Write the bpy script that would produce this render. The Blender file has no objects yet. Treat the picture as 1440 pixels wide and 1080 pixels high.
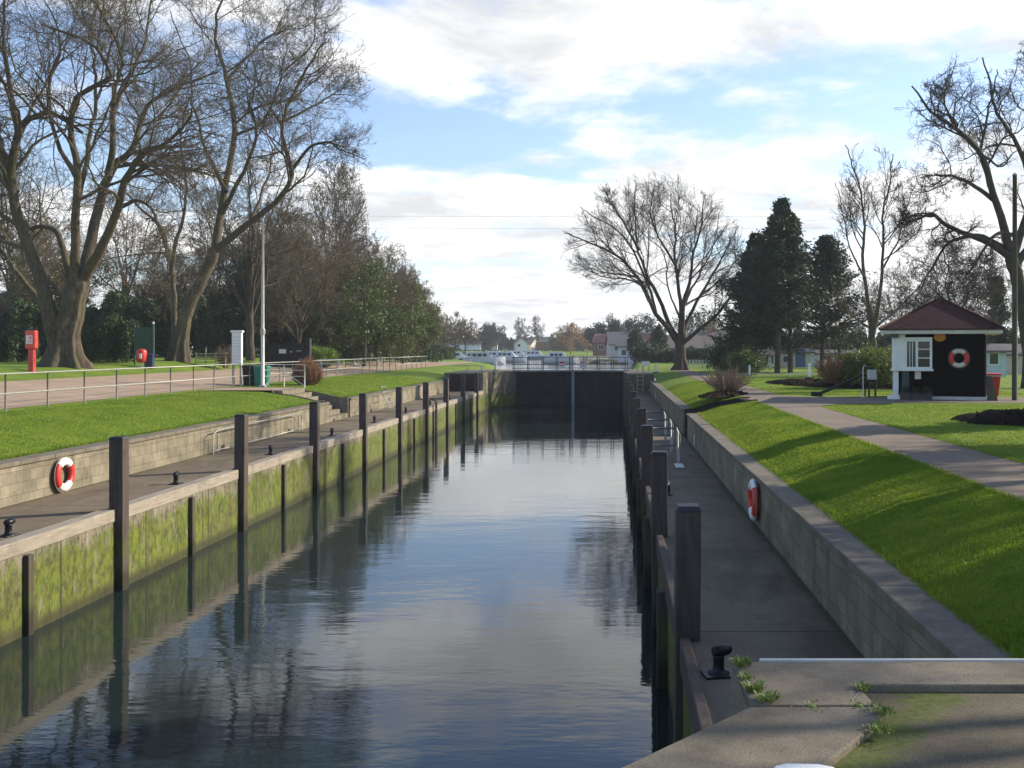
import bpy, math, random
import numpy as np
from mathutils import Vector, Matrix

C = bpy.context
D = bpy.data
scn = C.scene
COL = scn.collection
R = math.radians

# ------------------------------------------------------------------ camera, sky, sun, exposure
EYE = 4.53                      # eye height above the lock water (z = 0)
FPX = 1400.0                    # focal length in photograph pixels
cam_d = D.cameras.new("camera")
cam_d.sensor_width = 36.0
cam_d.lens = 36.0 * FPX / 1440.0
cam_d.shift_x = -143.0 / 1440.0
cam_d.shift_y = -50.0 / 1440.0
cam_d.clip_start = 0.1
cam_d.clip_end = 6000
cam = D.objects.new("camera", cam_d)
COL.objects.link(cam)
cam.location = (0, 0, EYE)
cam.rotation_euler = (R(90), 0, 0)
scn.camera = cam

SUN_AZ = R(66)                  # clockwise from +Y
SUN_EL = R(26)
world = D.worlds.new("World")
scn.world = world
world.use_nodes = True
nt = world.node_tree
nt.nodes.clear()
N = nt.nodes.new
L = nt.links.new
w_out = N('ShaderNodeOutputWorld')
w_bg = N('ShaderNodeBackground')
w_bg.inputs['Strength'].default_value = 0.12
w_sky = N('ShaderNodeTexSky')
w_sky.sky_type = 'NISHITA'
w_sky.sun_disc = False
w_sky.sun_elevation = SUN_EL
w_sky.sun_rotation = SUN_AZ
w_sky.air_density = 1.0
w_sky.dust_density = 0.6
w_sky.ozone_density = 1.6
w_tc = N('ShaderNodeTexCoord')
w_sep = N('ShaderNodeSeparateXYZ')
L(w_tc.outputs['Generated'], w_sep.inputs[0])
def wm(op, a, b=None, c=None, clamp=False):
    n = N('ShaderNodeMath'); n.operation = op; n.use_clamp = clamp
    for i, v in enumerate((a, b, c)):
        if v is None: continue
        if isinstance(v, (int, float)): n.inputs[i].default_value = v
        else: L(v, n.inputs[i])
    return n.outputs[0]
zz = wm('MAXIMUM', w_sep.outputs['Z'], 0.0)
den = wm('ADD', zz, 0.10)
cx = wm('DIVIDE', w_sep.outputs['X'], den)
cy = wm('DIVIDE', w_sep.outputs['Y'], den)
comb = N('ShaderNodeCombineXYZ')
L(cx, comb.inputs[0]); L(cy, comb.inputs[1]); comb.inputs[2].default_value = 3.7
def wnoise(scale, detail, rough, off, dist=0.0):
    mp = N('ShaderNodeMapping'); mp.inputs['Location'].default_value = off
    L(comb.outputs[0], mp.inputs['Vector'])
    n = N('ShaderNodeTexNoise'); n.inputs['Scale'].default_value = scale
    n.inputs['Detail'].default_value = detail; n.inputs['Roughness'].default_value = rough
    n.inputs['Distortion'].default_value = dist
    L(mp.outputs[0], n.inputs['Vector'])
    return n.outputs['Fac']
CLOUD_OFF = (2.3, 1.1, 0.0)
n_big = wnoise(0.85, 9, 0.58, CLOUD_OFF, 0.25)
n_fine = wnoise(3.1, 8, 0.6, (5.2, -3.0, 1.0), 0.3)
n_mix = wm('ADD', wm('MULTIPLY', n_big, 0.78), wm('MULTIPLY', n_fine, 0.22))
# more cover towards the sun side and towards the horizon
bias = wm('MULTIPLY', w_sep.outputs['X'], 0.10)
hz = wm('MULTIPLY', wm('POWER', wm('SUBTRACT', 1.0, zz), 16.0), 0.09)
# cloud kept ahead; unseen sky behind cleared to cut fill light, overhead for bluer water
clear_back = wm('MULTIPLY', wm('SUBTRACT', 1.0, wm('MULTIPLY', wm('SUBTRACT', w_sep.outputs['Y'], 0.30), 3.0, None, True)), -0.40)
clear_top = wm('MULTIPLY', wm('MULTIPLY', wm('SUBTRACT', zz, 0.30), 8.0, None, True), -0.34)
n_b = wm('ADD', wm('ADD', wm('ADD', wm('ADD', n_mix, bias), hz), clear_back), clear_top)
ramp = N('ShaderNodeMapRange'); ramp.interpolation_type = 'SMOOTHSTEP'
L(n_b, ramp.inputs['Value'])
ramp.inputs['From Min'].default_value = 0.42
ramp.inputs['From Max'].default_value = 0.535
ramp.inputs['To Min'].default_value = 0.05
n_den = wnoise(1.9, 9, 0.62, (9.0, 4.0, 2.0), 0.3)
cr = N('ShaderNodeValToRGB')
cr.color_ramp.elements[0].position = 0.36; cr.color_ramp.elements[0].color = (4.7, 4.78, 4.9, 1)
cr.color_ramp.elements[1].position = 0.62; cr.color_ramp.elements[1].color = (7.5, 7.5, 7.4, 1)
L(n_den, cr.inputs[0])
w_gain = N('ShaderNodeMix'); w_gain.data_type = 'RGBA'; w_gain.blend_type = 'MULTIPLY'
w_gain.inputs[0].default_value = 1.0
L(w_sky.outputs[0], w_gain.inputs[6]); w_gain.inputs[7].default_value = (1.18, 1.20, 1.34, 1)
w_mix = N('ShaderNodeMix'); w_mix.data_type = 'RGBA'
L(ramp.outputs[0], w_mix.inputs[0])
L(w_gain.outputs[2], w_mix.inputs[6])
L(cr.outputs[0], w_mix.inputs[7])
L(w_mix.outputs[2], w_bg.inputs['Color'])
L(w_bg.outputs[0], w_out.inputs['Surface'])

sun_d = D.lights.new("sun", 'SUN')
sun_d.energy = 5.0
sun_d.angle = R(0.6)
sun_d.color = (1.0, 0.90, 0.74)
sun = D.objects.new("sun", sun_d)
COL.objects.link(sun)
sdir = Vector((math.sin(SUN_AZ) * math.cos(SUN_EL), math.cos(SUN_AZ) * math.cos(SUN_EL), math.sin(SUN_EL)))
sun.rotation_euler = sdir.to_track_quat('Z', 'Y').to_euler()
sun.location = (30, 10, 30)

scn.view_settings.view_transform = 'Standard'
scn.view_settings.look = 'None'
scn.view_settings.gamma = 1.0
scn.view_settings.exposure = 0.56
scn.render.engine = 'CYCLES'

# ------------------------------------------------------------------ helpers
def at(px, py=None, Y=None, z=None):
    """point seen at a photograph pixel, on the plane y = Y or on the plane z"""
    if Y is None:
        Y = FPX * (EYE - z) / (py - 490.0)
    x = (px - 863.0) / FPX * Y
    if z is None:
        z = EYE - (py - 490.0) / FPX * Y
    return Vector((x, Y, z))

def tag(o, label=None, cat=None, group=None, kind=None):
    if label: o["label"] = label
    if cat: o["category"] = cat
    if group: o["group"] = group
    if kind: o["kind"] = kind
    return o

def empty(name, loc, rz=0, label=None, cat=None, group=None):
    o = D.objects.new(name, None)
    COL.objects.link(o)
    o.location = loc
    o.rotation_euler = (0, 0, rz)
    o.empty_display_size = 0.3
    return tag(o, label, cat, group)

def copy_thing(o, loc, rz=None, label=None, group=None, scale=None):
    c = o.copy(); COL.objects.link(c)
    c.location = loc
    if rz is not None: c.rotation_euler = (0, 0, rz)
    if scale is not None: c.scale = scale
    if label: c["label"] = label
    if group: c["group"] = group
    for ch in list(o.children):
        d = ch.copy(); COL.objects.link(d); d.parent = c
        for g in list(ch.children):
            e = g.copy(); COL.objects.link(e); e.parent = d
    return c

def fastmesh(name, V, F, mat, parent=None, smooth=False):
    """V (n,3) array, F (m,k) array of equal-size faces"""
    me = D.meshes.new(name)
    V = np.asarray(V, dtype=np.float32); F = np.asarray(F, dtype=np.int32)
    me.vertices.add(len(V)); me.vertices.foreach_set("co", V.ravel())
    k = F.shape[1]
    me.loops.add(F.size); me.loops.foreach_set("vertex_index", F.ravel())
    me.polygons.add(len(F))
    me.polygons.foreach_set("loop_start", np.arange(0, F.size, k, dtype=np.int32))
    if smooth:
        me.polygons.foreach_set("use_smooth", np.ones(len(F), dtype=bool))
    me.update(calc_edges=True)
    me.materials.append(mat)
    o = D.objects.new(name, me); COL.objects.link(o)
    if parent: o.parent = parent
    return o

class MB:
    def __init__(s):
        s.v = []; s.f = []; s.m = []; s.mi = 0
    def add(s, vs, fs):
        b = len(s.v)
        s.v += [tuple(p) for p in vs]
        s.f += [tuple(b + i for i in f) for f in fs]
        s.m += [s.mi] * len(fs)
    def box(s, x0, y0, z0, x1, y1, z1, M=None):
        vs = [Vector(p) for p in ((x0,y0,z0),(x1,y0,z0),(x1,y1,z0),(x0,y1,z0),(x0,y0,z1),(x1,y0,z1),(x1,y1,z1),(x0,y1,z1))]
        if M is not None: vs = [M @ p for p in vs]
        s.add(vs, [(0,3,2,1),(4,5,6,7),(0,1,5,4),(1,2,6,5),(2,3,7,6),(3,0,4,7)])
        return s
    def prism(s, poly, z0, z1, top=None, taper=None):
        n = len(poly)
        t = taper or poly
        vs = [(p[0], p[1], z0) for p in poly] + [(p[0], p[1], z1) for p in t]
        s.add(vs, [tuple(reversed(range(n))), tuple(range(n, 2*n))] + [(i, (i+1) % n, n+(i+1) % n, n+i) for i in range(n)])
        return s
    def tube(s, pts, rad, n=8, cap=True):
        pts = [Vector(p) for p in pts]
        if not isinstance(rad, (list, tuple)): rad = [rad] * len(pts)
        vs = []; fs = []
        ref = None
        for i, p in enumerate(pts):
            t = (pts[min(i+1, len(pts)-1)] - pts[max(i-1, 0)])
            t.normalize()
            if ref is None:
                ref = Vector((0,0,1)) if abs(t.z) < 0.9 else Vector((1,0,0))
            a = t.cross(ref); a.normalize(); b = t.cross(a); b.normalize()
            ref = -b if False else ref
            for k in range(n):
                an = 2*math.pi*k/n
                vs.append(p + (a*math.cos(an) + b*math.sin(an)) * rad[i])
        for i in range(len(pts)-1):
            for k in range(n):
                fs.append((i*n+k, i*n+(k+1) % n, (i+1)*n+(k+1) % n, (i+1)*n+k))
        if cap:
            fs.append(tuple(range(n))); fs.append(tuple(reversed(range((len(pts)-1)*n, len(pts)*n))))
        s.add(vs, fs)
        return s
    def lathe(s, prof, c=(0,0,0), n=16):
        vs = []; fs = []
        for r, z in prof:
            for k in range(n):
                an = 2*math.pi*k/n
                vs.append((c[0]+r*math.cos(an), c[1]+r*math.sin(an), c[2]+z))
        for i in range(len(prof)-1):
            for k in range(n):
                fs.append((i*n+k, i*n+(k+1) % n, (i+1)*n+(k+1) % n, (i+1)*n+k))
        fs.append(tuple(reversed(range(n)))); fs.append(tuple(range((len(prof)-1)*n, len(prof)*n)))
        s.add(vs, fs)
        return s
    def build(s, name, mat, parent=None, bevel=0.0, smooth=False, seg=2):
        me = D.meshes.new(name)
        me.from_pydata(s.v, [], s.f)
        mats = mat if isinstance(mat, (list, tuple)) else [mat]
        for m in mats: me.materials.append(m)
        if len(mats) > 1: me.polygons.foreach_set("material_index", s.m)
        if smooth: me.polygons.foreach_set("use_smooth", [True]*len(me.polygons))
        me.validate(); me.update()
        o = D.objects.new(name, me); COL.objects.link(o)
        if parent: o.parent = parent
        if bevel > 0:
            b = o.modifiers.new("bevel", 'BEVEL'); b.width = bevel; b.segments = seg; b.limit_method = 'ANGLE'
        return o

# ------------------------------------------------------------------ materials
class MT:
    """small node-material builder"""
    def __init__(s, name):
        s.m = D.materials.new(name); s.m.use_nodes = True
        s.t = s.m.node_tree; s.b = s.t.nodes['Principled BSDF']
        s.tc = s.t.nodes.new('ShaderNodeTexCoord')
    def link(s, a, b): s.t.links.new(a, b)
    def coord(s, kind='Object', scale=(1,1,1), loc=(0,0,0), rot=(0,0,0)):
        mp = s.t.nodes.new('ShaderNodeMapping')
        mp.inputs['Scale'].default_value = scale; mp.inputs['Location'].default_value = loc; mp.inputs['Rotation'].default_value = rot
        s.link(s.tc.outputs[kind], mp.inputs['Vector'])
        return mp.outputs[0]
    def geo(s, scale=(1,1,1), loc=(0,0,0)):
        g = s.t.nodes.new('ShaderNodeNewGeometry')
        mp = s.t.nodes.new('ShaderNodeMapping')
        mp.inputs['Scale'].default_value = scale; mp.inputs['Location'].default_value = loc
        s.link(g.outputs['Position'], mp.inputs['Vector'])
        return mp.outputs[0]
    def noise(s, vec, scale, detail=5, rough=0.55, dist=0.0):
        n = s.t.nodes.new('ShaderNodeTexNoise')
        n.inputs['Scale'].default_value = scale; n.inputs['Detail'].default_value = detail
        n.inputs['Roughness'].default_value = rough; n.inputs['Distortion'].default_value = dist
        s.link(vec, n.inputs['Vector'])
        return n.outputs['Fac']
    def voro(s, vec, scale, feature='F1'):
        n = s.t.nodes.new('ShaderNodeTexVoronoi'); n.inputs['Scale'].default_value = scale; n.feature = feature
        s.link(vec, n.inputs['Vector'])
        return n.outputs['Distance']
    def ramp(s, fac, stops):
        n = s.t.nodes.new('ShaderNodeValToRGB'); cr = n.color_ramp
        while len(cr.elements) < len(stops): cr.elements.new(0.5)
        for e, (p, c) in zip(cr.elements, stops):
            e.position = p; e.color = (*c, 1) if len(c) == 3 else c
        s.link(fac, n.inputs[0])
        return n.outputs[0]
    def rng(s, fac, a, b, lo=0.0, hi=1.0, smooth=True):
        n = s.t.nodes.new('ShaderNodeMapRange')
        if smooth: n.interpolation_type = 'SMOOTHSTEP'
        n.inputs['From Min'].default_value = a; n.inputs['From Max'].default_value = b
        n.inputs['To Min'].default_value = lo; n.inputs['To Max'].default_value = hi
        s.link(fac, n.inputs['Value'])
        return n.outputs[0]
    def mix(s, fac, a, b, mode='MIX'):
        n = s.t.nodes.new('ShaderNodeMix'); n.data_type = 'RGBA'; n.blend_type = mode
        for v, i in ((fac, 0), (a, 6), (b, 7)):
            if isinstance(v, (int, float)): n.inputs[i].default_value = v
            elif isinstance(v, tuple): n.inputs[i].default_value = (*v, 1)
            else: s.link(v, n.inputs[i])
        return n.outputs[2]
    def math(s, op, a, b=0.0):
        n = s.t.nodes.new('ShaderNodeMath'); n.operation = op
        for i, v in enumerate((a, b)):
            if isinstance(v, (int, float)): n.inputs[i].default_value = v
            else: s.link(v, n.inputs[i])
        return n.outputs[0]
    def sep(s, vec):
        n = s.t.nodes.new('ShaderNodeSeparateXYZ'); s.link(vec, n.inputs[0]); return n.outputs
    def comb(s, x, y, z):
        n = s.t.nodes.new('ShaderNodeCombineXYZ')
        for i, v in enumerate((x, y, z)):
            if isinstance(v, (int, float)): n.inputs[i].default_value = v
            else: s.link(v, n.inputs[i])
        return n.outputs[0]
    def bump(s, h, strength=0.3, dist=0.02):
        n = s.t.nodes.new('ShaderNodeBump'); n.inputs['Strength'].default_value = strength
        n.inputs['Distance'].default_value = dist
        s.link(h, n.inputs['Height']); s.link(n.outputs[0], s.b.inputs['Normal'])
    def col(s, c):
        if isinstance(c, tuple): s.b.inputs['Base Color'].default_value = (*c, 1)
        else: s.link(c, s.b.inputs['Base Color'])
    def fin(s, rough=0.8, metal=0.0, spec=None):
        if isinstance(rough, (int, float)): s.b.inputs['Roughness'].default_value = rough
        else: s.link(rough, s.b.inputs['Roughness'])
        s.b.inputs['Metallic'].default_value = metal
        if spec is not None: s.b.inputs['Specular IOR Level'].default_value = spec
        return s.m

def vary(name, c, amt=0.25, scale=6.0, rough=0.7, metal=0.0, bump=0.15, bscale=30, dist=0.01, spec=None):
    t = MT(name); v = t.geo()
    n = t.noise(v, scale, 6, 0.6)
    a = tuple(x*(1-amt) for x in c); b = tuple(min(1, x*(1+amt)) for x in c)
    t.col(t.ramp(n, [(0.3, a), (0.7, b)]))
    if bump: t.bump(t.noise(v, bscale, 5, 0.6), bump, dist)
    return t.fin(rough, metal, spec)

def mat_grass(name, shift=1.0):
    t = MT(name); v = t.geo()
    n1 = t.noise(v, 0.35, 4, 0.6); n2 = t.noise(v, 3.5, 6, 0.7); n3 = t.noise(t.geo((1,1,1)), 28, 4, 0.7)
    base = t.ramp(n1, [(0.3, (0.11*shift, 0.20*shift, 0.013)), (0.5, (0.165*shift, 0.265*shift, 0.018)), (0.68, (0.25*shift, 0.29*shift, 0.028))])
    b2 = t.mix(t.rng(n2, 0.42, 0.72, 0, 0.65), base, (0.23*shift, 0.225*shift, 0.045))
    b3 = t.mix(t.rng(n3, 0.35, 0.7, 0.0, 0.55), b2, (0.065*shift, 0.13*shift, 0.011))
    t.col(b3)
    t.bump(n3, 0.9, 0.06)
    return t.fin(0.9, 0, 0.2)

M = {}
M['grass'] = mat_grass('lawn_grass')
# blades with a little light through them
def mat_leaf(name, c1, c2, trans=0.35, scale=1.5, rough=0.55):
    t = MT(name); v = t.geo()
    n = t.noise(v, scale, 5, 0.7)
    c = t.ramp(n, [(0.32, c1), (0.68, c2)])
    t.col(c); t.fin(rough, 0, 0.3)
    tr = t.t.nodes.new('ShaderNodeBsdfTranslucent'); t.link(c, tr.inputs['Color'])
    mx = t.t.nodes.new('ShaderNodeMixShader'); mx.inputs[0].default_value = trans
    out = t.t.nodes['Material Output']
    t.link(t.b.outputs[0], mx.inputs[1]); t.link(tr.outputs[0], mx.inputs[2]); t.link(mx.outputs[0], out.inputs['Surface'])
    return t.m
M['blade'] = mat_leaf('grass_blade', (0.11, 0.205, 0.013), (0.26, 0.32, 0.028), 0.45, 0.8)

def mat_concrete(name, c1, c2, stain=(0.05,0.045,0.035), scale=2.0, blocks=None, moss=None, rough=0.9, speck=0.5, agg=60):
    t = MT(name); v = t.geo()
    n1 = t.noise(v, scale, 7, 0.65); n2 = t.noise(v, agg, 3, 0.7); n3 = t.noise(t.geo((1,1,0.35)), scale*2.2, 6, 0.6, 0.4)
    c = t.ramp(n1, [(0.3, c1), (0.7, c2)])
    c = t.mix(t.rng(n3, 0.52, 0.78, 0, 0.6), c, stain)
    c = t.mix(t.rng(n2, 0.4, 0.65, 0, speck), c, tuple(x*0.45 for x in c1))
    h = t.math('ADD', t.math('MULTIPLY', n2, 0.5), n1)
    if blocks:
        s = t.sep(v); bv = t.comb(s['Y'], s['Z'], 0.0)
        br = t.t.nodes.new('ShaderNodeTexBrick')
        br.inputs['Scale'].default_value = 1.0; br.inputs['Brick Width'].default_value = blocks[0]; br.inputs['Row Height'].default_value = blocks[1]
        br.inputs['Mortar Size'].default_value = 0.007; br.inputs['Mortar Smooth'].default_value = 0.3
        br.inputs['Color1'].default_value = (0.76,0.76,0.74,1); br.inputs['Color2'].default_value = (1.0,0.98,0.94,1); br.inputs['Mortar'].default_value = (0.55,0.54,0.5,1)
        br.offset = 0.5
        t.link(bv, br.inputs['Vector'])
        c = t.mix(1.0, c, br.outputs['Color'], 'MULTIPLY')
        st = t.noise(t.geo((1, 2.2, 0.45)), 1.6, 5, 0.6)
        c = t.mix(t.rng(st, 0.5, 0.72, 0, 0.55), c, (0.10, 0.095, 0.05))
        h = t.math('ADD', t.math('MULTIPLY', br.outputs['Fac'], -1.2), h)
    if moss:
        s = t.sep(v)
        c = moss(t, v, s, c)
    t.col(c); t.bump(h, 0.5, 0.012)
    return t.fin(rough, 0, 0.3)

def algae(t, v, s, c):
    # green algae on the chamber wall between water and coping, with streaks running down
    wob = t.noise(t.geo((0.4, 1.0, 0.25)), 1.7, 5, 0.65, 0.6)
    lev = t.math('ADD', s['Z'], t.math('MULTIPLY', t.math('SUBTRACT', wob, 0.5), -1.3))
    band = t.rng(lev, 1.30, 1.02)
    pat = t.rng(t.noise(t.geo((1, 1.3, 0.6)), 3.0, 7, 0.72, 0.5), 0.30, 0.52, 0.25, 1.0)
    g = t.ramp(t.noise(t.geo((1, 1.2, 0.7)), 4.5, 7, 0.75), [(0.28, (0.030, 0.045, 0.006)), (0.48, (0.105, 0.14, 0.010)), (0.74, (0.19, 0.195, 0.022))])
    c = t.mix(t.math('MULTIPLY', band, pat), c, g)
    big = t.noise(t.geo((0.2, 0.42, 0.5)), 1.0, 5, 0.6, 0.3)
    c = t.mix(t.rng(big, 0.50, 0.66, 0, 0.75), c, (0.085, 0.080, 0.030))
    c = t.mix(t.rng(big, 0.44, 0.32, 0, 0.55), c, (0.045, 0.065, 0.010))
    mott = t.noise(t.geo((1, 1, 0.55)), 9.0, 8, 0.8, 0.3)
    c = t.mix(t.rng(mott, 0.46, 0.60, 0, 0.8), c, (0.040, 0.036, 0.012))
    streak = t.noise(t.geo((1, 3.2, 0.12)), 2.6, 5, 0.7, 0.2)
    c = t.mix(t.rng(streak, 0.54, 0.70, 0, 0.75), c, (0.055, 0.045, 0.022))
    jy = t.math('ABSOLUTE', t.math('SUBTRACT', t.math('FRACT', t.math('DIVIDE', t.math('ADD', s['Y'], t.math('MULTIPLY', mott, 0.06)), 3.05)), 0.5))
    c = t.mix(t.rng(jy, 0.012, 0.004, 0, 0.8), c, (0.02, 0.018, 0.01))
    c = t.mix(t.rng(t.math('ADD', s['Z'], t.math('MULTIPLY', mott, 0.12)), 0.34, 0.14, 0, 0.8), c, (0.028, 0.026, 0.012))
    return c
M['chamber'] = mat_concrete('chamber_concrete', (0.17,0.145,0.10), (0.32,0.28,0.20), (0.07,0.06,0.035), 2.4, None, algae, 0.75)
M['block'] = mat_concrete('retaining_block', (0.15,0.13,0.09), (0.34,0.30,0.215), (0.085,0.073,0.045), 1.5, (0.46, 0.235), None, 0.9, 0.3, 40)
M['coping'] = mat_concrete('coping_stone', (0.12,0.102,0.073), (0.235,0.20,0.148), (0.06,0.05,0.032), 3.0)
def deckwear(t, v, s, c):
    fine = t.noise(v, 4.0, 6, 0.7)
    jy = t.math('ABSOLUTE', t.math('SUBTRACT', t.math('FRACT', t.math('DIVIDE', t.math('ADD', s['Y'], t.math('MULTIPLY', fine, 0.04)), 4.3)), 0.5))
    c = t.mix(t.rng(jy, 0.006, 0.002, 0, 0.75), c, (0.02, 0.017, 0.012))
    pw = t.noise(t.geo((1.2, 0.35, 1)), 0.8, 7, 0.7, 0.8)
    c = t.mix(t.rng(pw, 0.52, 0.60, 0, 0.45), c, (0.07, 0.058, 0.040))
    # moss and grit gathered along the foot of the retaining walls
    ed = t.math('MINIMUM', t.math('ABSOLUTE', t.math('SUBTRACT', s['X'], 2.46)), t.math('ABSOLUTE', t.math('ADD', s['X'], 11.70)))
    c = t.mix(t.rng(t.math('ADD', ed, t.math('MULTIPLY', fine, 0.25)), 0.26, 0.14, 0, 0.8), c, (0.06, 0.065, 0.02))
    return c
M['deck'] = mat_concrete('lockside_path', (0.125,0.096,0.062), (0.205,0.162,0.108), (0.085,0.064,0.042), 0.9, None, deckwear, 0.95, 0.25, 90)
def mossy(t, v, s, c):
    n = t.noise(v, 5.0, 9, 0.8, 0.3)
    d = t.math('ADD', t.math('MULTIPLY', s['X'], 1.35), t.math('MULTIPLY', s['Y'], -1.0))
    # moss thickest on the low ground in the angle of the coping stones
    k = t.math('ADD', n, t.math('MULTIPLY', t.math('ABSOLUTE', t.math('ADD', d, 2.85)), -0.8))
    return t.mix(t.rng(k, 0.26, 0.44, 0, 0.85), c, t.ramp(t.noise(v, 30, 4, 0.7), [(0.3,(0.035,0.05,0.008)),(0.7,(0.11,0.135,0.018))]))
M['slab'] = mat_concrete('platform_slab', (0.13,0.108,0.076), (0.26,0.22,0.16), (0.065,0.052,0.032), 2.6, None, None, 0.92, 0.5, 90)
M['slab_mossy'] = mat_concrete('platform_ground', (0.085,0.07,0.045), (0.165,0.138,0.092), (0.045,0.038,0.020), 2.2, None, mossy, 0.95, 0.5, 90)

def mat_wood(name, c1, c2, axis='Z', rough=0.85, wet=False):
    t = MT(name)
    sc = {'Z': (9, 9, 0.7), 'Y': (9, 0.7, 9), 'X': (0.7, 9, 9)}[axis]
    v = t.geo(sc)
    n = t.noise(v, 2.2, 7, 0.7, 0.6); n2 = t.noise(t.geo(), 2.0, 5, 0.6)
    c = t.ramp(n, [(0.3, c1), (0.7, c2)])
    c = t.mix(t.rng(n2, 0.5, 0.75, 0, 0.5), c, tuple(x*0.5 for x in c1))
    if wet:
        s = t.sep(t.geo())
        wob = t.math('ADD', s['Z'], t.math('MULTIPLY', n2, 0.4))
        gfac = t.math('MULTIPLY', t.rng(wob, 1.5, 1.1, 0, 1), t.rng(t.noise(t.geo((1,1,0.6)), 5, 5, 0.7), 0.45, 0.62, 0, 0.75))
        c = t.mix(gfac, c, (0.07, 0.085, 0.015))
        c = t.mix(t.rng(wob, 0.75, 0.4, 0, 0.8), c, (0.016, 0.014, 0.010))
    t.col(c); t.bump(n, 0.5, 0.012)
    return t.fin(rough, 0, 0.3)
M['post'] = mat_wood('dark_timber', (0.045,0.034,0.027), (0.105,0.08,0.065), 'Z', 0.8, True)
M['rail'] = mat_wood('weathered_rail', (0.19,0.16,0.12), (0.37,0.32,0.245), 'Y')
M['capm'] = vary('post_cap_metal', (0.03,0.03,0.032), 0.3, 8, 0.5, 0.3)
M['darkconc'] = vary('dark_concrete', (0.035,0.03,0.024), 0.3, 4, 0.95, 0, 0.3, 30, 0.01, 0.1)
M['gravel'] = mat_concrete('gravel', (0.32,0.225,0.15), (0.45,0.33,0.225), (0.21,0.15,0.10), 0.6, None, None, 0.95, 0.45, 45)
M['tarpath'] = mat_concrete('tarmac_path', (0.17,0.13,0.092), (0.24,0.19,0.138), (0.11,0.085,0.06), 0.8, None, None, 0.95, 0.3, 60)
M['soil'] = vary('bare_soil', (0.018,0.011,0.007), 0.4, 3, 0.95, 0, 0.8, 9, 0.06, 0.05)
M['galv'] = vary('galvanised_steel', (0.34,0.33,0.29), 0.2, 5, 0.5, 0.3, 0.05)
M['oldgalv'] = vary('old_steel', (0.16,0.15,0.125), 0.25, 5, 0.7, 0, 0.05)
M['white'] = vary('white_paint', (0.74,0.74,0.70), 0.08, 3, 0.45, 0, 0.05)
M['offwhite'] = vary('weathered_white', (0.55,0.54,0.48), 0.15, 4, 0.6, 0, 0.1)
M['red'] = vary('red_paint', (0.55,0.035,0.025), 0.12, 4, 0.4, 0, 0.04)
M['redbright'] = vary('bright_red_plastic', (0.80,0.06,0.03), 0.08, 4, 0.35, 0, 0.02)
M['black'] = vary('black_paint', (0.009,0.009,0.010), 0.3, 8, 0.4, 0, 0.1, spec=0.25)
M['blackwood'] = None
t = MT('black_boarding'); v = t.coord('Object')
s = t.sep(v)
w = t.t.nodes.new('ShaderNodeTexWave'); w.wave_type = 'BANDS'; w.bands_direction = 'Z'; w.wave_profile = 'SAW'
w.inputs['Scale'].default_value = 2.2; t.link(v, w.inputs['Vector'])
t.col(t.ramp(t.noise(v, 5, 5, 0.6), [(0.3,(0.002,0.002,0.002)),(0.7,(0.006,0.0055,0.005))])); t.bump(w.outputs['Fac'], 0.6, 0.012)
M['blackwood'] = t.fin(0.8, 0, 0.06)
t = MT('red_roof_tiles'); v = t.coord('Object')
br = t.t.nodes.new('ShaderNodeTexBrick'); br.inputs['Scale'].default_value = 1.0
br.inputs['Brick Width'].default_value = 0.17; br.inputs['Row Height'].default_value = 0.09; br.inputs['Mortar Size'].default_value = 0.008
br.inputs['Color1'].default_value = (0.045,0.015,0.012,1); br.inputs['Color2'].default_value = (0.075,0.024,0.019,1); br.inputs['Mortar'].default_value = (0.03,0.012,0.01,1)
s = t.sep(v); t.link(t.comb(t.math('ADD', s['X'], s['Y']), s['Z'], 0.0), br.inputs['Vector'])
t.col(t.mix(t.rng(t.noise(v, 2.5, 5, 0.6), 0.5, 0.7, 0, 0.5), br.outputs['Color'], (0.05,0.03,0.022))); t.bump(br.outputs['Fac'], -0.5, 0.02)
M['rooftile'] = t.fin(0.85, 0, 0.2)
M['glass'] = vary('window_glass', (0.03,0.035,0.04), 0.3, 2, 0.06, 0, 0)
M['steelgate'] = vary('gate_plate', (0.012,0.016,0.017), 0.4, 1.2, 0.6, 0, 0.15, 10, spec=0.12)
M['gaterail'] = vary('gate_rail_paint', (0.055,0.08,0.09), 0.15, 3, 0.5, 0.2, 0.05)
M['gatedeck'] = vary('walkway_edge', (0.20,0.25,0.265), 0.15, 3, 0.6, 0, 0.05)
M['greenbin'] = vary('green_plastic', (0.012,0.16,0.11), 0.15, 4, 0.45, 0, 0.03)
M['darkgreen'] = vary('dark_green_paint', (0.012,0.060,0.035), 0.2, 4, 0.5, 0, 0.05)
M['bluebin'] = vary('navy_plastic', (0.02,0.025,0.09), 0.2, 4, 0.45, 0, 0.03)
M['orange'] = vary('orange_paint', (0.62,0.24,0.03), 0.15, 3, 0.5, 0, 0.03)
M['brick'] = vary('far_brick', (0.26,0.13,0.08), 0.3, 4, 0.9, 0, 0.2)
M['cream'] = vary('cream_render', (0.55,0.50,0.40), 0.15, 2, 0.85, 0, 0.05)
M['palewall'] = vary('pale_wall', (0.72,0.72,0.70), 0.08, 2, 0.8, 0, 0.05)
M['bluewall'] = vary('pale_blue_wall', (0.42,0.52,0.56), 0.1, 2, 0.7, 0, 0.05)
M['slate'] = vary('slate_roof', (0.10,0.095,0.095), 0.25, 3, 0.85, 0, 0.2)
M['redroof'] = vary('far_red_roof', (0.24,0.10,0.07), 0.25, 3, 0.85, 0, 0.2)
M['brownroof'] = vary('brown_roof', (0.14,0.11,0.09), 0.25, 3, 0.85, 0, 0.2)
M['wood_pale'] = mat_wood('pale_timber', (0.30,0.24,0.15), (0.45,0.37,0.25), 'X')
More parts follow.
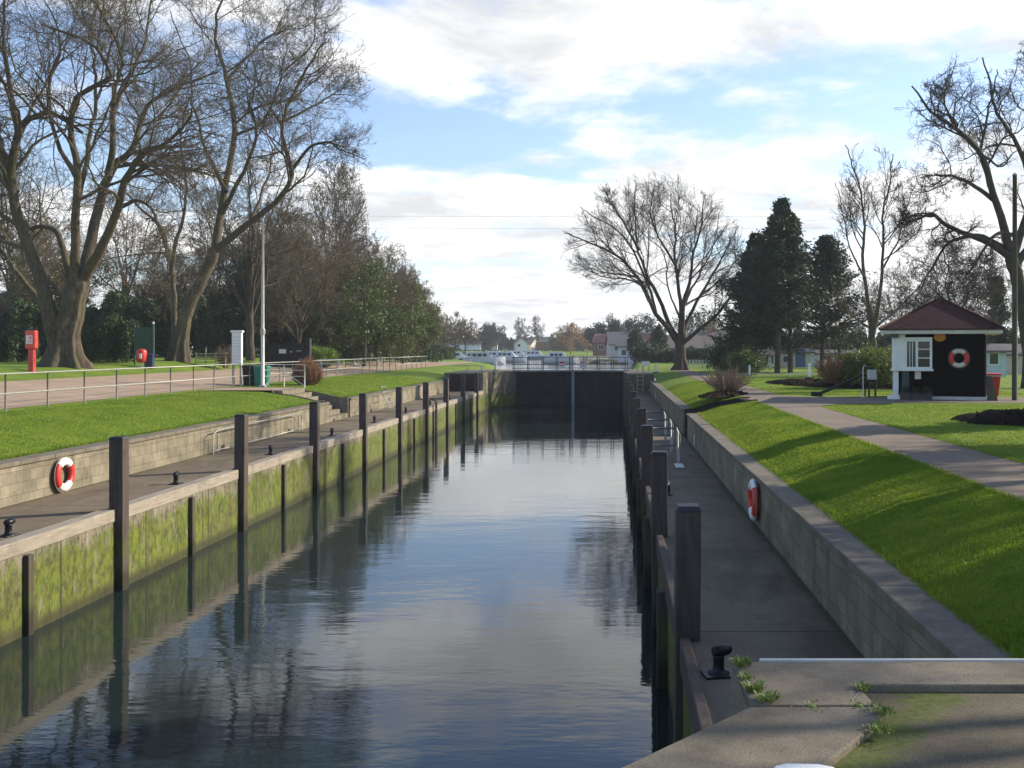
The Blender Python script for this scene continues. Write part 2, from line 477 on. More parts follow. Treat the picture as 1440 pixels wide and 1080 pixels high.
M['polewood'] = mat_wood('pole_timber', (0.055,0.05,0.035), (0.11,0.10,0.065), 'Z')
M['rope'] = vary('rope', (0.30,0.27,0.2), 0.2, 20, 0.9)
M['terracotta'] = vary('planter', (0.06,0.05,0.045), 0.2, 6, 0.8)
M['bluehull'] = vary('blue_hull', (0.05,0.10,0.22), 0.1, 3, 0.3, 0, 0)

def mat_bark(name, c1, c2, moss=0.3):
    t = MT(name); v = t.geo((3, 3, 0.8))
    n = t.noise(v, 2.5, 7, 0.7, 0.4)
    c = t.ramp(n, [(0.3, c1), (0.7, c2)])
    m = t.rng(t.noise(t.geo(), 0.9, 5, 0.6), 0.45, 0.7, 0, moss)
    c = t.mix(m, c, (0.10, 0.10, 0.035))
    t.col(c); t.bump(n, 0.8, 0.05)
    return t.fin(0.92, 0, 0.2)
M['bark'] = mat_bark('bark', (0.038,0.030,0.020), (0.145,0.118,0.080), 0.5)
M['bark_dark'] = mat_bark('bark_dark', (0.045,0.037,0.028), (0.10,0.082,0.062), 0.25)
M['twig'] = mat_bark('twig', (0.060,0.048,0.033), (0.15,0.122,0.085), 0.35)
M['twig_brown'] = mat_bark('twig_brown', (0.10,0.078,0.050), (0.21,0.165,0.105), 0.35)
M['twig_dark'] = mat_bark('twig_dark', (0.04,0.033,0.026), (0.09,0.072,0.055), 0.15)
M['twig_red'] = mat_bark('twig_red', (0.20,0.10,0.05), (0.36,0.20,0.10), 0.05)
M['twig_pink'] = mat_bark('twig_pink', (0.26,0.165,0.11), (0.46,0.32,0.22), 0.0)
M['twig_willow'] = mat_bark('twig_willow', (0.30,0.19,0.08), (0.46,0.31,0.14), 0.0)
M['hedge'] = mat_leaf('hedge_leaf', (0.018,0.042,0.012), (0.055,0.095,0.028), 0.2)
M['ivy'] = mat_leaf('ivy_leaf', (0.035,0.062,0.012), (0.11,0.15,0.03), 0.25, 0.6)
M['limebush'] = mat_leaf('bright_bush_leaf', (0.11,0.20,0.02), (0.22,0.32,0.035), 0.35)
M['conifer'] = mat_leaf('conifer_needle', (0.014,0.032,0.014), (0.045,0.072,0.028), 0.15, 0.8)
M['weed'] = mat_leaf('weed_leaf', (0.10,0.17,0.03), (0.25,0.32,0.08), 0.3, 8)
M['shrubgreen'] = mat_leaf('shrub_leaf', (0.07,0.10,0.02), (0.20,0.23,0.05), 0.3, 2.0)

# ------------------------------------------------------------------ terrain
LEV_PATH = 1.48; LEV_TOP = 2.79
def smooth(a, b, x):
    t = np.clip((x-a)/(b-a), 0, 1); return t*t*(3-2*t)
def river_edges(y):
    xl = np.interp(y, [80, 95, 120, 142, 200, 312, 400], [-7.6, -9.5, -15, -20.5, -31, -50, -400])
    xr = np.interp(y, [80, 95, 150, 250, 320, 400], [1.0, 1.8, 3.5, 12, 26, 60])
    return xl, xr
def T(x, y):
    x = np.asarray(x, float); y = np.asarray(y, float)
    lx = -x
    left = np.interp(lx, [12.1, 13.2, 14.5, 16.8, 24.5, 27.0, 60, 120], [2.30, 2.56, 2.73, 2.78, 3.19, 3.60, 3.8, 3.2])
    left = left + 0.22*smooth(54, 64, y)*smooth(24, 28, lx)
    left = 2.79 + (left-2.79)*(1-smooth(95, 130, y))
    right = np.interp(x, [2.8, 3.6, 4.7, 6.2], [2.33, 2.58, 2.76, 2.78])
    right = 2.78 + (right-2.78)*(1-smooth(66, 70, y))
    z = np.where(x < 0, left, right)
    xl, xr = river_edges(y)
    ins = np.minimum(x-xl, xr-x)
    ins = np.where((y > 81.5) & (y < 328), ins, -99)
    ins = np.minimum(ins, np.minimum((y-81.5)*2+0.2, (328-y)))
    z = z - 1.5*smooth(-0.4, 1.2, ins)
    # far bank rises a little
    z = z + 0.8*smooth(329, 345, y)
    return z

gx = sorted(set([-3000,-1500,-800,-500,-350,-250,-200,-160,-130] + list(np.arange(-120,-60,6.0)) + list(np.arange(-60,-28,2.0)) +
     [-28,-27,-26,-25.2,-24.5,-22.5,-20.5,-18.5,-17.3,-16.8,-15.6,-14.5,-13.9,-13.2,-12.6,-12.1,-10.5,-9.5,-9,-8.5,-8,-7.5,-6.5,-5,-3,-1,0.4,1.0,1.5,2.1,2.8,3.2,3.6,4.1,4.7,5.4,6.2,7.5,9,11,13,15,17,20,24,28,34,40,50,60,80,100,130,160,200,300,450,700,1500,3000]))
gy = sorted(set([-200,-60,-20,-6,0,5.5,8,11,14,17,20,23,26,29,31.5,33.5,35.6,38,41,44.3,48,52,56,60,64,66,68,70,71,74,78,82,83,85,88,92,96] + list(np.arange(100,200,5.0)) + list(np.arange(200,360,8.0)) + [375,400,450,520,650,900,1500,3000]))
def skipcell(x0, x1, y0, y1):
    xm = (x0+x1)/2; ym = (y0+y1)/2
    if -12.1 < xm < 2.8 and ym < 82: return True
    if -13.9 < xm < -12.1 and 41 < ym < 44.3: return True
    if 2.8 < xm < 4.7 and 33.5 < ym < 35.6: return True
    return False
def sheet(name, mat, test, dz, sub=1, smoothsh=True):
    V = []; F = []; idx = {}
    def vid(x, y):
        k = (round(x, 4), round(y, 4))
        if k not in idx:
            idx[k] = len(V); V.append((x, y, float(T(x if x != 0 else 1e-6, y))+dz))
        return idx[k]
    for i in range(len(gx)-1):
        for j in range(len(gy)-1):
            if test(gx[i], gx[i+1], gy[j], gy[j+1]):
                F.append((vid(gx[i],gy[j]), vid(gx[i+1],gy[j]), vid(gx[i+1],gy[j+1]), vid(gx[i],gy[j+1])))
    return fastmesh(name, V, F, mat, None, smoothsh)
ground = sheet('ground', M['grass'], lambda a,b,c,d: not skipcell(a,b,c,d), 0)
tag(ground, 'mown grass banks and lawns either side of the lock', 'ground', kind='structure')
drive = sheet('gravel_drive', M['gravel'], lambda a,b,c,d: -24.6 < (a+b)/2 < -17.3 and 5 < (c+d)/2 < 130 , 0.012)
tag(drive, 'wide pinkish gravel drive behind the tubular railing', 'drive', kind='structure')
tow = sheet('footpath', M['tarpath'], lambda a,b,c,d: 4.7 < (a+b)/2 < 6.2 and 5.5 < (c+d)/2 < 92, 0.010)
tag(tow, 'grey brown footpath running along the top of the right lawn', 'path', kind='structure')
b = MB(); zf = 2.7935
poly = [(6.0,29.5),(7.0,31.2),(9.2,31.9),(16.0,31.7),(19.0,33.0),(19.0,35.5),(9.6,35.2),(7.2,35.6),(6.0,37.4)]
b.add([(x,y,zf) for x,y in poly], [tuple(range(len(poly)))])
o = b.build('hut_path', M['tarpath']); tag(o, 'short branch of footpath leading across to the black hut', 'path', kind='structure')

# water
t = MT('lock_water_surface')
v = t.geo((0.42, 1.15, 1.0))
n1 = t.noise(v, 1.6, 3, 0.5, 0.3); n2 = t.noise(v, 7.0, 3, 0.5, 0.2); n3 = t.noise(t.geo((0.35,1,1)), 0.35, 2, 0.5)
gate = t.rng(n3, 0.35, 0.65, 0.45, 1.0)
h = t.math('MULTIPLY', t.math('ADD', n1, t.math('MULTIPLY', n2, 0.30)), gate)
t.col((0.014, 0.024, 0.022)); t.bump(h, 0.23, 0.030)
t.b.inputs['IOR'].default_value = 1.48
M['water'] = t.fin(0.035)
b = MB(); b.add([(-9.9,-30,0),(1.4,-30,0),(1.4,80.5,0),(-9.9,80.5,0)], [(0,1,2,3)])
tag(b.build('lock_water', M['water']), 'dark rippled water filling the lock chamber', 'water', kind='structure')
t = MT('river_surface'); v = t.geo((0.5,1,1))
t.col((0.02, 0.028, 0.022)); t.bump(t.noise(v, 2.2, 4, 0.55), 0.5, 0.08); M['river'] = t.fin(0.08)
b = MB(); b.add([(-420,81.0,2.28),(90,81.0,2.28),(90,332,2.28),(-420,332,2.28)], [(0,1,2,3)])
tag(b.build('river', M['river']), 'pale river beyond the far lock gates', 'water', kind='structure')

# ------------------------------------------------------------------ lock chamber
# right-hand and left-hand walls
lw = empty('chamber_wall', (-9.3,0,0), 0, 'algae covered left chamber wall with pale timber rail in sunlight', 'wall')
b = MB(); b.box(-0.45,-20,-1.5, 0.0,73.6,1.30); b.build('wall_face', M['chamber'], lw)
rw = empty('chamber_wall', (0.72,5.0,0), 0, 'shaded right chamber wall below the dark posts', 'wall')
b = MB(); b.box(0.0,0.0,-1.5, 0.45,68.0,1.30); b.build('wall_face', M['chamber'], rw)
PL = [18.7 + 6.1*(k-1) for k in range(0, 10)]     # post stations on the left, first one out of frame
PR = [10.5 + 5.7*k for k in range(0, 11)]
# rails between the posts
edges = [4.0] + PL + [71.0]
for a, c in zip(edges[:-1], edges[1:]):
    if c-a < 0.5: continue
    b = MB(); b.box(-0.26, a+0.14, 1.30, 0.02, c-0.14, 1.53)
    b.build('timber_rail', M['rail'], lw, 0.015)
for k, (a, c) in enumerate(zip(PL[:-1], PL[1:])):
    y = (a+c)/2 + 0.1
    if abs(y-51.5) < 1.0: y -= 1.2
    b = MB(); b.box(-0.02, y-0.075, -1.2, 0.09, y+0.075, 1.27)
    b.build('fender_pile', M['post'], lw, 0.012)
# ladder recess
b = MB()
for s_ in (-0.2, 0.2): b.tube([(0.10,51.6+s_,-1),(0.10,51.6+s_,1.75),(-0.12,51.6+s_,1.95),(-0.4,51.6+s_,1.9)], 0.025, 6)
for z in np.arange(-0.9, 1.6, 0.28): b.tube([(0.10,51.4,z),(0.10,51.8,z)], 0.018, 5)
b.build('ladder', M['black'], lw)
b = MB(); b.box(-0.01, 51.05, -1.2, 0.045, 51.3, 1.6); b.box(-0.01, 51.9, -1.2, 0.045, 52.15, 1.6); b.build('ladder_guard', M['post'], lw, 0.01)
edges = [0.6] + [p-5.0 for p in PR] + [63.0]
for a, c in zip(edges[:-1], edges[1:]):
    if c-a < 0.5: continue
    b = MB(); b.box(-0.035, a+0.14, 1.20, 0.07, c-0.14, 1.53)
    b.build('timber_rail', M['post'], rw, 0.015)
for k, (a, c) in enumerate(zip([4.8]+PR[:-1], PR)):
    y = (a+c)/2 - 5.0
    b = MB(); b.box(-0.14, y-0.11, -1.2, 0.02, y+0.11, 1.29)
    b.build('fender_pile', M['post'], rw, 0.012)
# tall posts
def make_post(label):
    p = empty('fender_post', (0,0,0), 0, label, 'post', 'tall timber posts along the lock edge')
    b = MB(); b.box(-0.13,-0.135,-1.2, 0.13,0.135,2.82); b.build('shaft', M['post'], p, 0.02)
    b = MB(); b.prism([(-0.14,-0.145),(0.14,-0.145),(0.14,0.145),(-0.14,0.145)], 2.82, 2.87, None, [(-0.11,-0.11),(0.11,-0.11),(0.11,0.11),(-0.11,0.11)])
    b.build('cap', M['capm'], p, 0.006)
    return p
ordn = ['first','second','third','fourth','fifth','sixth','seventh','eighth','ninth','tenth','eleventh']
first = None
rnd = random.Random(5)
for i, y in enumerate(PL):
    if i == 0: lab = 'sunlit timber post just outside the frame on the left lock side'
    elif i == 1: lab = 'nearest tall dark timber post on the left lock edge, beside the lifebuoy wall'
    else: lab = '%s tall timber post from the camera along the sunlit left edge' % ordn[i-1]
    if i == 9: lab = 'farthest timber post on the sunlit left edge, by the lit wing wall'
    loc = (-9.29, y, rnd.uniform(-0.02,0.02))
    if first is None:
        first = make_post(lab); first.location = loc
    else:
        o = copy_thing(first, loc, rnd.uniform(-0.03,0.03), lab); o.rotation_euler.x = rnd.uniform(-.010,.010); o.rotation_euler.y = rnd.uniform(-.008,.008)
for i, y in enumerate(PR):
    lab = 'nearest and largest dark timber post on the right edge, in shade' if i == 0 else '%s dark timber post from the camera along the shaded right edge' % ordn[i]
    o = copy_thing(first, (0.76, y, rnd.uniform(-0.03,0.02)), rnd.uniform(-0.04,0.04), lab); o.rotation_euler.x = rnd.uniform(-.010,.010); o.rotation_euler.y = rnd.uniform(-.010,.010)

# lockside paths
b = MB(); b.box(-11.72,-20,1.2,-9.57,71.0,LEV_PATH); o = b.build('lockside_path', M['deck']); tag(o, 'lower grey lockside path on the left', 'path', kind='structure')
b = MB(); b.box(0.80,5.52,1.302,2.47,68.0,LEV_PATH-0.002); o = b.build('lockside_path', M['deck']); tag(o, 'shaded lower lockside path on the right', 'path', kind='structure')

# retaining walls with coping
def retaining(name_lab, x0, x1, segs, ztop, label):
    w = empty('retaining_wall', ((x0+x1)/2, segs[0][0], 0), 0, label, 'wall')
    xm = (x0+x1)/2; y00 = segs[0][0]
    for a, c in segs:
        b = MB(); b.box(x0-xm+0.03, a-y00, 1.0, x1-xm-0.03, c-y00, ztop-0.09); b.build('wall_face', M['block'], w)
        y = a
        while y < c-0.05:
            y2 = min(y+1.22, c)
            b = MB(); b.box(x0-xm-0.02, y-y00+0.004, ztop-0.09, x1-xm+0.02, y2-y00-0.004, ztop+rnd.uniform(-0.004,0.004)); b.build('coping', M['coping'], w, 0.012)
            y = y2
    return w
retaining('l', -12.12, -11.70, [(-6.0,41.0),(44.3,71.0)], 2.32, 'sunlit block retaining wall with stone coping behind the left lockside path')
retaining('r', 2.45, 2.82, [(5.5,33.5),(35.6,68.0)], 2.35, 'shaded block retaining wall with stone coping beside the right lower path')

# steps
def steps(x_bot, x_top, y0, y1, z0, z1, n, label, zcheek):
    st = empty('steps', (x_bot, (y0+y1)/2, z0), 0, label, 'steps')
    hw = (y1-y0)/2; run = (x_top-x_bot)/n; rise = (z1-z0)/n
    for k in range(n):
        xa = run*k; b = MB()
        b.box(min(xa, x_top-x_bot), -hw+0.16, -0.1, max(xa, x_top-x_bot), hw-0.16, rise*(k+1)) if k == n-1 else b.box(min(xa, xa+run), -hw+0.16, -0.1, max(xa, xa+run), hw-0.16, rise*(k+1))
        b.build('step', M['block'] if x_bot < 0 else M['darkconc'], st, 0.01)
    for s_ in (-1, 1):
        b = MB(); L_ = x_top-x_bot; ya = s_*hw; yb = s_*(hw-0.15)
        yc_ = (y0+y1)/2+ya
        tops = [(L_*f, max(zcheek, float(T(x_bot+L_*f, yc_))-z0+0.035)) for f in (0.14,0.25,0.36,0.5,0.62,0.74,0.86,1.0)]
        pts = [(0,-0.1),(0,zcheek)]+tops+[(L_*1.04, z1-z0+0.03),(L_*1.04,-0.1)]
        vs = [(x,ya,z) for x,z in pts] + [(x,yb,z) for x,z in pts]; n_ = len(pts)
        b.add(vs, [tuple(range(n_)), tuple(reversed(range(n_,2*n_)))] + [(i,(i+1)%n_,n_+(i+1)%n_,n_+i) for i in range(n_)])
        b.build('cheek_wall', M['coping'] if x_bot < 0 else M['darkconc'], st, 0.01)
    return st
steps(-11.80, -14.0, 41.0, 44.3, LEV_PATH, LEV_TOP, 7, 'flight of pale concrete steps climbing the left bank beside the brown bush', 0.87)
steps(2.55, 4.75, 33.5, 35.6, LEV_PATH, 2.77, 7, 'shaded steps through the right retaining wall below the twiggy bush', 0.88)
b = MB(); b.add([(-17.2,41.2,2.80),(-13.9,41.2,2.80),(-13.9,44.1,2.80),(-17.2,44.1,2.80)], [(0,1,2,3)])
tag(b.build('landing_path', M['gravel']), 'pale paved landing at the head of the left steps', 'path', kind='structure')

# lock head walls either side of the far gates
b = MB(); b.prism([(-9.3,71.0),(-9.25,73.6),(-7.55,77.0),(-7.55,82.3),(-12.1,82.3),(-12.1,71.0)], -1.5, LEV_TOP)
o = b.build('lock_head_wall', M['chamber'], None, 0.03)
b = MB(); b.box(-11.69,70.96,LEV_PATH,-9.62,70.995,LEV_TOP-0.1); b.build('shade_sheet', M['darkconc'], o)  # dark sheet paints in the shade on the wall's camera-facing front
b = MB(); b.box(-9.50,70.93,1.3,-9.32,70.998,LEV_TOP-0.02); b.build('pale_edge', M['block'], o)
tag(o, 'angled concrete wing wall left of the far lock gates', 'wall')
b = MB(); b.prism([(0.72,68.0),(2.8,68.0),(2.8,82.3),(1.05,82.3),(1.05,77.0),(0.72,73.0)], -1.5, LEV_TOP)
o = b.build('lock_head_wall', M['chamber'], None, 0.03); tag(o, 'shaded concrete wall right of the far lock gates, closing the lower path', 'wall')

# far gates
def leaf(xa, xb, ya, yb, label):
    g = empty('lock_gate', (xa, ya, 0), math.atan2(yb-ya, xb-xa), label, 'lock gate', 'far pair of lock gates')
    Lg = math.hypot(xb-xa, yb-ya)
    b = MB(); b.box(0,0,-1.5, Lg,0.12,2.74); b.build('gate_panel', M['steelgate'], g)
    for z in (0.15, 1.15, 2.2):
        b = MB(); b.box(0.02,-0.16,z, Lg-0.02,-0.002,z+0.14); b.build('gate_beam', M['steelgate'], g, 0.01)
    for x in np.linspace(0.4, Lg-0.5, 5):
        b = MB(); b.box(x-0.05,-0.10,-1.5, x+0.05,-0.003,2.7); b.build('gate_rib', M['steelgate'], g)
    b = MB(); b.box(-0.15,-0.55,2.76, Lg+0.02,0.35,2.85); b.build('walkway', M['gatedeck'], g, 0.01)
    for yy, nm in ((-0.5,'front'), (0.3,'back')):
        b = MB()
        for z in (3.3, 3.85): b.tube([(-0.3,yy,z),(Lg,yy,z)], 0.028, 6)
        b.tube([(-0.3,yy,3.0),(Lg,yy,3.0)], 0.02, 6)
        b.build('handrail', M['gaterail'], g)
        for x in np.linspace(-0.2, Lg-0.1, 5):
            b = MB(); b.box(x-0.025,yy-0.02,2.85, x+0.025,yy+0.02,3.87); b.build('stanchion', M['gaterail'], g)
    b = MB()
    for x in np.arange(0.0, Lg, 0.14): b.tube([(x,-0.5,2.86),(x,-0.5,3.84)], 0.007, 4, False)
    b.build('railing_mesh', M['gaterail'], g)
    return g
g1 = leaf(-7.55, -3.26, 77.0, 78.0, 'left leaf of the dark steel lock gates at the far end of the chamber')
g2 = leaf(-3.12, 1.10, 78.0, 77.0, 'right leaf of the dark steel lock gates at the far end of the chamber')
b = MB(); b.box(-0.11,-0.30,-1.5, 0.12,-0.17,2.75); o = b.build('mitre_post', M['gatedeck'], g2, 0.01)
# small signs on the gate railing
def rail_sign(loc, label, m, w=0.42, h=0.55):
    s_ = empty('safety_sign', loc, 0, label, 'sign')
    b = MB(); b.box(-w/2,-0.012,0, w/2,0.012,h); b.build('board', M['palewall'], s_, 0.003)
    b = MB(); b.box(-w/2+0.03,-0.020,h*0.60, w/2-0.03,-0.0125,h-0.05); b.build('red_panel', m, s_)
    b = MB(); b.box(-w/2+0.03,-0.020,h*0.30, w/2-0.03,-0.0125,h*0.42); b.build('red_panel', m, s_)
rail_sign((-4.0,77.17,3.02), 'red and white safety sign on the left gate railing', M['red'])
M['pinkred'] = vary('faded_red', (0.50,0.22,0.22), 0.1, 4, 0.6, 0, 0)
rail_sign((-2.4,77.15,3.02), 'faded pink notice on the right gate railing', M['pinkred'])

# near platform that the camera stands on
plat = empty('concrete_platform', (0,0,LEV_TOP), 0, 'mossy concrete coping of the near lock head in the bottom right corner', 'platform')
zt = 0.02
b = MB(); b.prism([(-3.4,-12),(14,-12),(14,5.2),(0.95,5.2),(0.25,3.2),(-3.4,-0.8)], -4.3, zt-0.035)
b.build('ground_slab', M['slab_mossy'], plat)
# coping stones along the edge
b = MB(); b.prism([(-3.40,-0.2),(-3.0,-0.9),(0.25,3.2),(0.84,4.08),(1.17,4.52),(1.262,4.70),(1.272,4.785),(0.655,4.785),(0.02,4.08)], -4.3, zt); b.build('coping_stone', M['slab'], plat, 0.010, False, 3)
b = MB(); b.prism([(0.66,4.795),(1.262,4.795),(1.245,5.09),(14,5.05),(14,5.46),(0.66,5.46)], -4.3, zt+0.003); b.build('coping_stone', M['slab'], plat, 0.010, False, 3)
b = MB(); b.box(0.80,5.463,-0.05, 14,5.485,zt+0.014); b.build('white_nosing', M['offwhite'], plat, 0.006)
# battered corner below the coping
b = MB()
vs = [(0.657,4.80,-0.012),(0.657,5.458,-0.012),(0.40,5.45,-0.95),(0.40,4.45,-0.95),(0.80,5.455,-0.95),(0.9,4.4,-0.95),(0.80,5.455,-0.012),(0.9,4.80,-0.012)]
b.add(vs, [(0,1,2,3),(1,6,4,2),(0,3,5,7)])
b.build('corner_face', M['coping'], plat)
b = MB(); b.prism([(-3.38,-0.3),(0.03,4.07),(0.66,4.78),(0.66,5.3),(1.3,5.3),(1.3,-0.6)], -4.29, -0.3)
b.build('lower_face', M['chamber'], plat)
# white painted plate at the bottom edge
b = MB(); b.prism([(0.645,3.82),(0.895,3.80),(0.89,4.015),(0.83,4.045),(0.70,4.05),(0.645,4.02)], zt+0.002, zt+0.035)
o = b.build('painted_plate', M['white'], None, 0.008); o.location = (0,0,LEV_TOP)
tag(o, 'white painted metal plate lying on the near coping at the bottom edge', 'plate')

# ------------------------------------------------------------------ tree growing
def tubes(P, Rr, n, ref=(0.13, 0.95, 0.2)):
    """P (m,k,3), Rr (m,k) -> verts, quads"""
    m, k, _ = P.shape
    tg = np.gradient(P, axis=1)
    tg /= (np.linalg.norm(tg, axis=2, keepdims=True)+1e-9)
    r = np.array(ref)
    a = np.cross(tg, r); a /= (np.linalg.norm(a, axis=2, keepdims=True)+1e-9)
    bb = np.cross(tg, a)
    an = np.arange(n)*2*np.pi/n
    V = P[:, :, None, :] + (a[:, :, None, :]*np.cos(an)[None, None, :, None] + bb[:, :, None, :]*np.sin(an)[None, None, :, None])*Rr[:, :, None, None]
    base = (np.arange(m)*k*n)[:, None, None]
    i = np.arange(k-1)[None, :, None]; j = np.arange(n)[None, None, :]
    j2 = (j+1) % n
    F = np.stack([base+i*n+j, base+i*n+j2, base+(i+1)*n+j2, base+(i+1)*n+j], axis=-1)
    return V.reshape(-1, 3), F.reshape(-1, 4)

def join(parts):
    Vs = []; Fs = []; off = 0
    for V, F in parts:
        Vs.append(V); Fs.append(F+off); off += len(V)
    return np.concatenate(Vs), np.concatenate(Fs)

def resample(pts, k):
    """Catmull-Rom through the control points, k samples"""
    p = np.asarray(pts, float)
    p = np.vstack([2*p[0]-p[1], p, 2*p[-1]-p[-2]])
    n = len(p)-3
    u = np.linspace(0, n-1e-6, k); i = u.astype(int); f = (u-i)[:, None]
    a, b_, c, d = p[i], p[i+1], p[i+2], p[i+3]
    return 0.5*((2*b_)+(-a+c)*f+(2*a-5*b_+4*c-d)*f**2+(-a+3*b_-3*c+d)*f**3)

def spawn(rng, P, Rr, c, t0, t1, ang, ratio, K, wig, up, rr=0.55, tip=0.25, lmin=0.0, outward=None, ow=0.0, tlen=0.45):
    m, k, _ = P.shape
    idx = np.repeat(np.arange(m), c)
    base = np.tile((np.arange(c)+0.5)/c, m)
    t = np.clip(t0+(t1-t0)*(base+rng.uniform(-0.5, 0.5, m*c)/c), 0, 0.999)
    s = t*(k-1); i = s.astype(int); f = (s-i)[:, None]
    A = P[idx, i]; B = P[idx, np.minimum(i+1, k-1)]
    pos = A*(1-f)+B*f
    tan = B-A; tan /= (np.linalg.norm(tan, axis=1, keepdims=True)+1e-9)
    rad = Rr[idx, i]*(1-f[:, 0])+Rr[idx, np.minimum(i+1, k-1)]*f[:, 0]
    Lp = np.linalg.norm(np.diff(P, axis=1), axis=2).sum(1)[idx]
    ln = np.maximum(Lp*ratio*rng.uniform(0.65, 1.25, m*c)*(1-tlen*t), lmin)
    v = rng.normal(size=(m*c, 3))
    if outward is not None:
        w = pos-outward; w /= (np.linalg.norm(w, axis=1, keepdims=True)+1e-9)
        v = v*(1-ow)+w*ow*1.7
    v -= tan*(v*tan).sum(1, keepdims=True); v /= (np.linalg.norm(v, axis=1, keepdims=True)+1e-9)
    a = np.radians(rng.uniform(ang[0], ang[1], m*c))[:, None]
    d = tan*np.cos(a)+v*np.sin(a)
    Q = np.empty((m*c, K, 3)); Q[:, 0] = pos
    for q in range(1, K):
        d = d+rng.normal(size=(m*c, 3))*wig+np.array([0, 0, up])
        d /= np.linalg.norm(d, axis=1, keepdims=True)
        Q[:, q] = Q[:, q-1]+d*(ln/(K-1))[:, None]
    r0 = rad*rr
    RR = r0[:, None]*np.linspace(1, tip, K)[None, :]
    return Q, RR

RSC = [1.0]
def bare_tree(name, label, base, limbs, seed, mats=('bark','twig'), dens=(7,6,5,4), trunk_flute=0.0, wig=0.22, up=0.03, ratios=(0.42,0.5,0.5,0.55),
              group='bare winter trees', cat='tree', tiprad=0.006, ang=(28,62), droop=0.0, env=None, ivy=0, start=0.32, rrs=(0.5,0.55,0.6,0.6)):
    """limbs: list of (points, r_start, r_end)"""
    rng = np.random.default_rng(seed)
    base = Vector(base); bo = np.array(base)
    root = empty(name, base, 0, label, cat, group)
    K0 = 22
    LP = []; LR = []
    for pts, r0, r1 in limbs:
        p = resample([list(q) for q in pts], K0)-bo
        ln = np.linalg.norm(np.diff(p, axis=0), axis=1).sum()
        nz = rng.normal(size=(K0, 3)); nz = (nz+np.roll(nz, 1, 0)+np.roll(nz, -1, 0))/3
        amp = 0.022*ln*np.linspace(0, 1, K0)[:, None]**0.5
        p = p+nz*amp*0.6
        LP.append(p); LR.append(RSC[0]*(r0+(r1-r0)*np.linspace(0, 1, K0)**0.65))
    LP = np.array(LP); LR = np.array(LR)
    V, F = tubes(LP, LR, 10)
    if trunk_flute > 0:
        # the trunk is limb 0: buttresses near the ground
        n = 32; k = K0
        P0 = LP[0:1]; V0, F0 = tubes(P0, LR[0:1], n)
        V0 = V0.reshape(k, n, 3); cen = P0[0][:, None, :]
        an = np.arange(n)*2*np.pi/n
        hfac = np.clip(1-(P0[0][:, 2]/ (LP[0][-1, 2]*0.95+1e-6)), 0, 1)
        fl = 1+trunk_flute*(0.35+0.65*hfac[:, None])*(0.6*np.cos(7*an+0.6)+0.4*np.cos(11*an+2.0))[None, :]+0.75*(hfac[:, None]**6)*(0.6+0.5*np.cos(7*an+0.6)[None, :])
        V0 = cen+(V0-cen)*fl[:, :, None]
        V1, F1 = tubes(LP[1:], LR[1:], 10)
        V, F = join([(V0.reshape(-1, 3), F0), (V1, F1)])
    fastmesh('trunk', V, F, M[mats[0]], root, True)
    hc = LP.reshape(-1, 3).mean(0)
    def sq(P):
        # shorten branches so that they end at the crown's own rounded outline
        if env is None: return P
        c = np.array(env[0])-bo; rad = np.array(env[1])
        r = np.linalg.norm((P-c)/rad, axis=2)
        r0 = r[:, 0]; rt = r.max(1); lim_ = 1.0+0.05*np.sin(np.arange(len(P))*1.7)
        f = np.where((rt > lim_) & (P[:, -1, 2] > c[2]-rad[2]*0.6), np.clip((lim_-r0)/(rt-r0+1e-6), 0.10, 1), 1.0)
        return P[:, :1]+(P-P[:, :1])*f[:, None, None]
    P1, R1 = spawn(rng, LP[1:], LR[1:], dens[0], start, 0.98, ang, ratios[0], 10, wig, up, rrs[0], 0.3, outward=hc, ow=0.35, tlen=0.12)
    P1 = sq(P1)
    P2, R2 = spawn(rng, P1, R1, dens[1], 0.12, 1.0, ang, ratios[1], 7, wig*1.1, up-droop*0.4, rrs[1], 0.35, outward=hc, ow=0.25, tlen=0.3)
    P2 = sq(P2)
    P3, R3 = spawn(rng, P2, R2, dens[2], 0.1, 1.0, ang, ratios[2], 5, wig*1.2, up-droop, rrs[2], 0.4)
    parts = [tubes(sq(P1), np.maximum(R1, tiprad*1.6), 6), tubes(sq(P2), np.maximum(R2, tiprad*1.2), 4), tubes(sq(P3), np.maximum(R3, tiprad), 3)]
    if dens[3] > 0:
        P4, R4 = spawn(rng, P3, R3, dens[3], 0.1, 1.0, (20, 50), ratios[3], 4, wig, up-droop*1.5, rrs[3], 0.5)
        parts.append(tubes(sq(P4), np.maximum(R4, tiprad*0.8), 3))
    V, F = join(parts)
    fastmesh('crown', V, F, M[mats[1]], root, False)
    if ivy:
        pts = np.concatenate([sq(P2).reshape(-1, 3), LP[:, 3:].reshape(-1, 3)])
        pts = pts[pts[:, 2] < (env[0][2]-bo[2] if env is not None else 5)+0.35*(env[1][2] if env is not None else 1)]
        pk = pts[rng.integers(0, len(pts), max(1, ivy//26))]
        pk = np.repeat(pk, 26, axis=0)+rng.normal(size=(len(pk)*26, 3))*0.30
        leaves('ivy', M['ivy'], pk, 0.085, rng, root)
    return root

def px_limb(pts, Y, dY=0.0, ext=1.0):
    n = len(pts)
    return [tuple(at(p[0], p[1], Y=Y+dY*(i/(n-1)))) for i, p in enumerate(pts)]

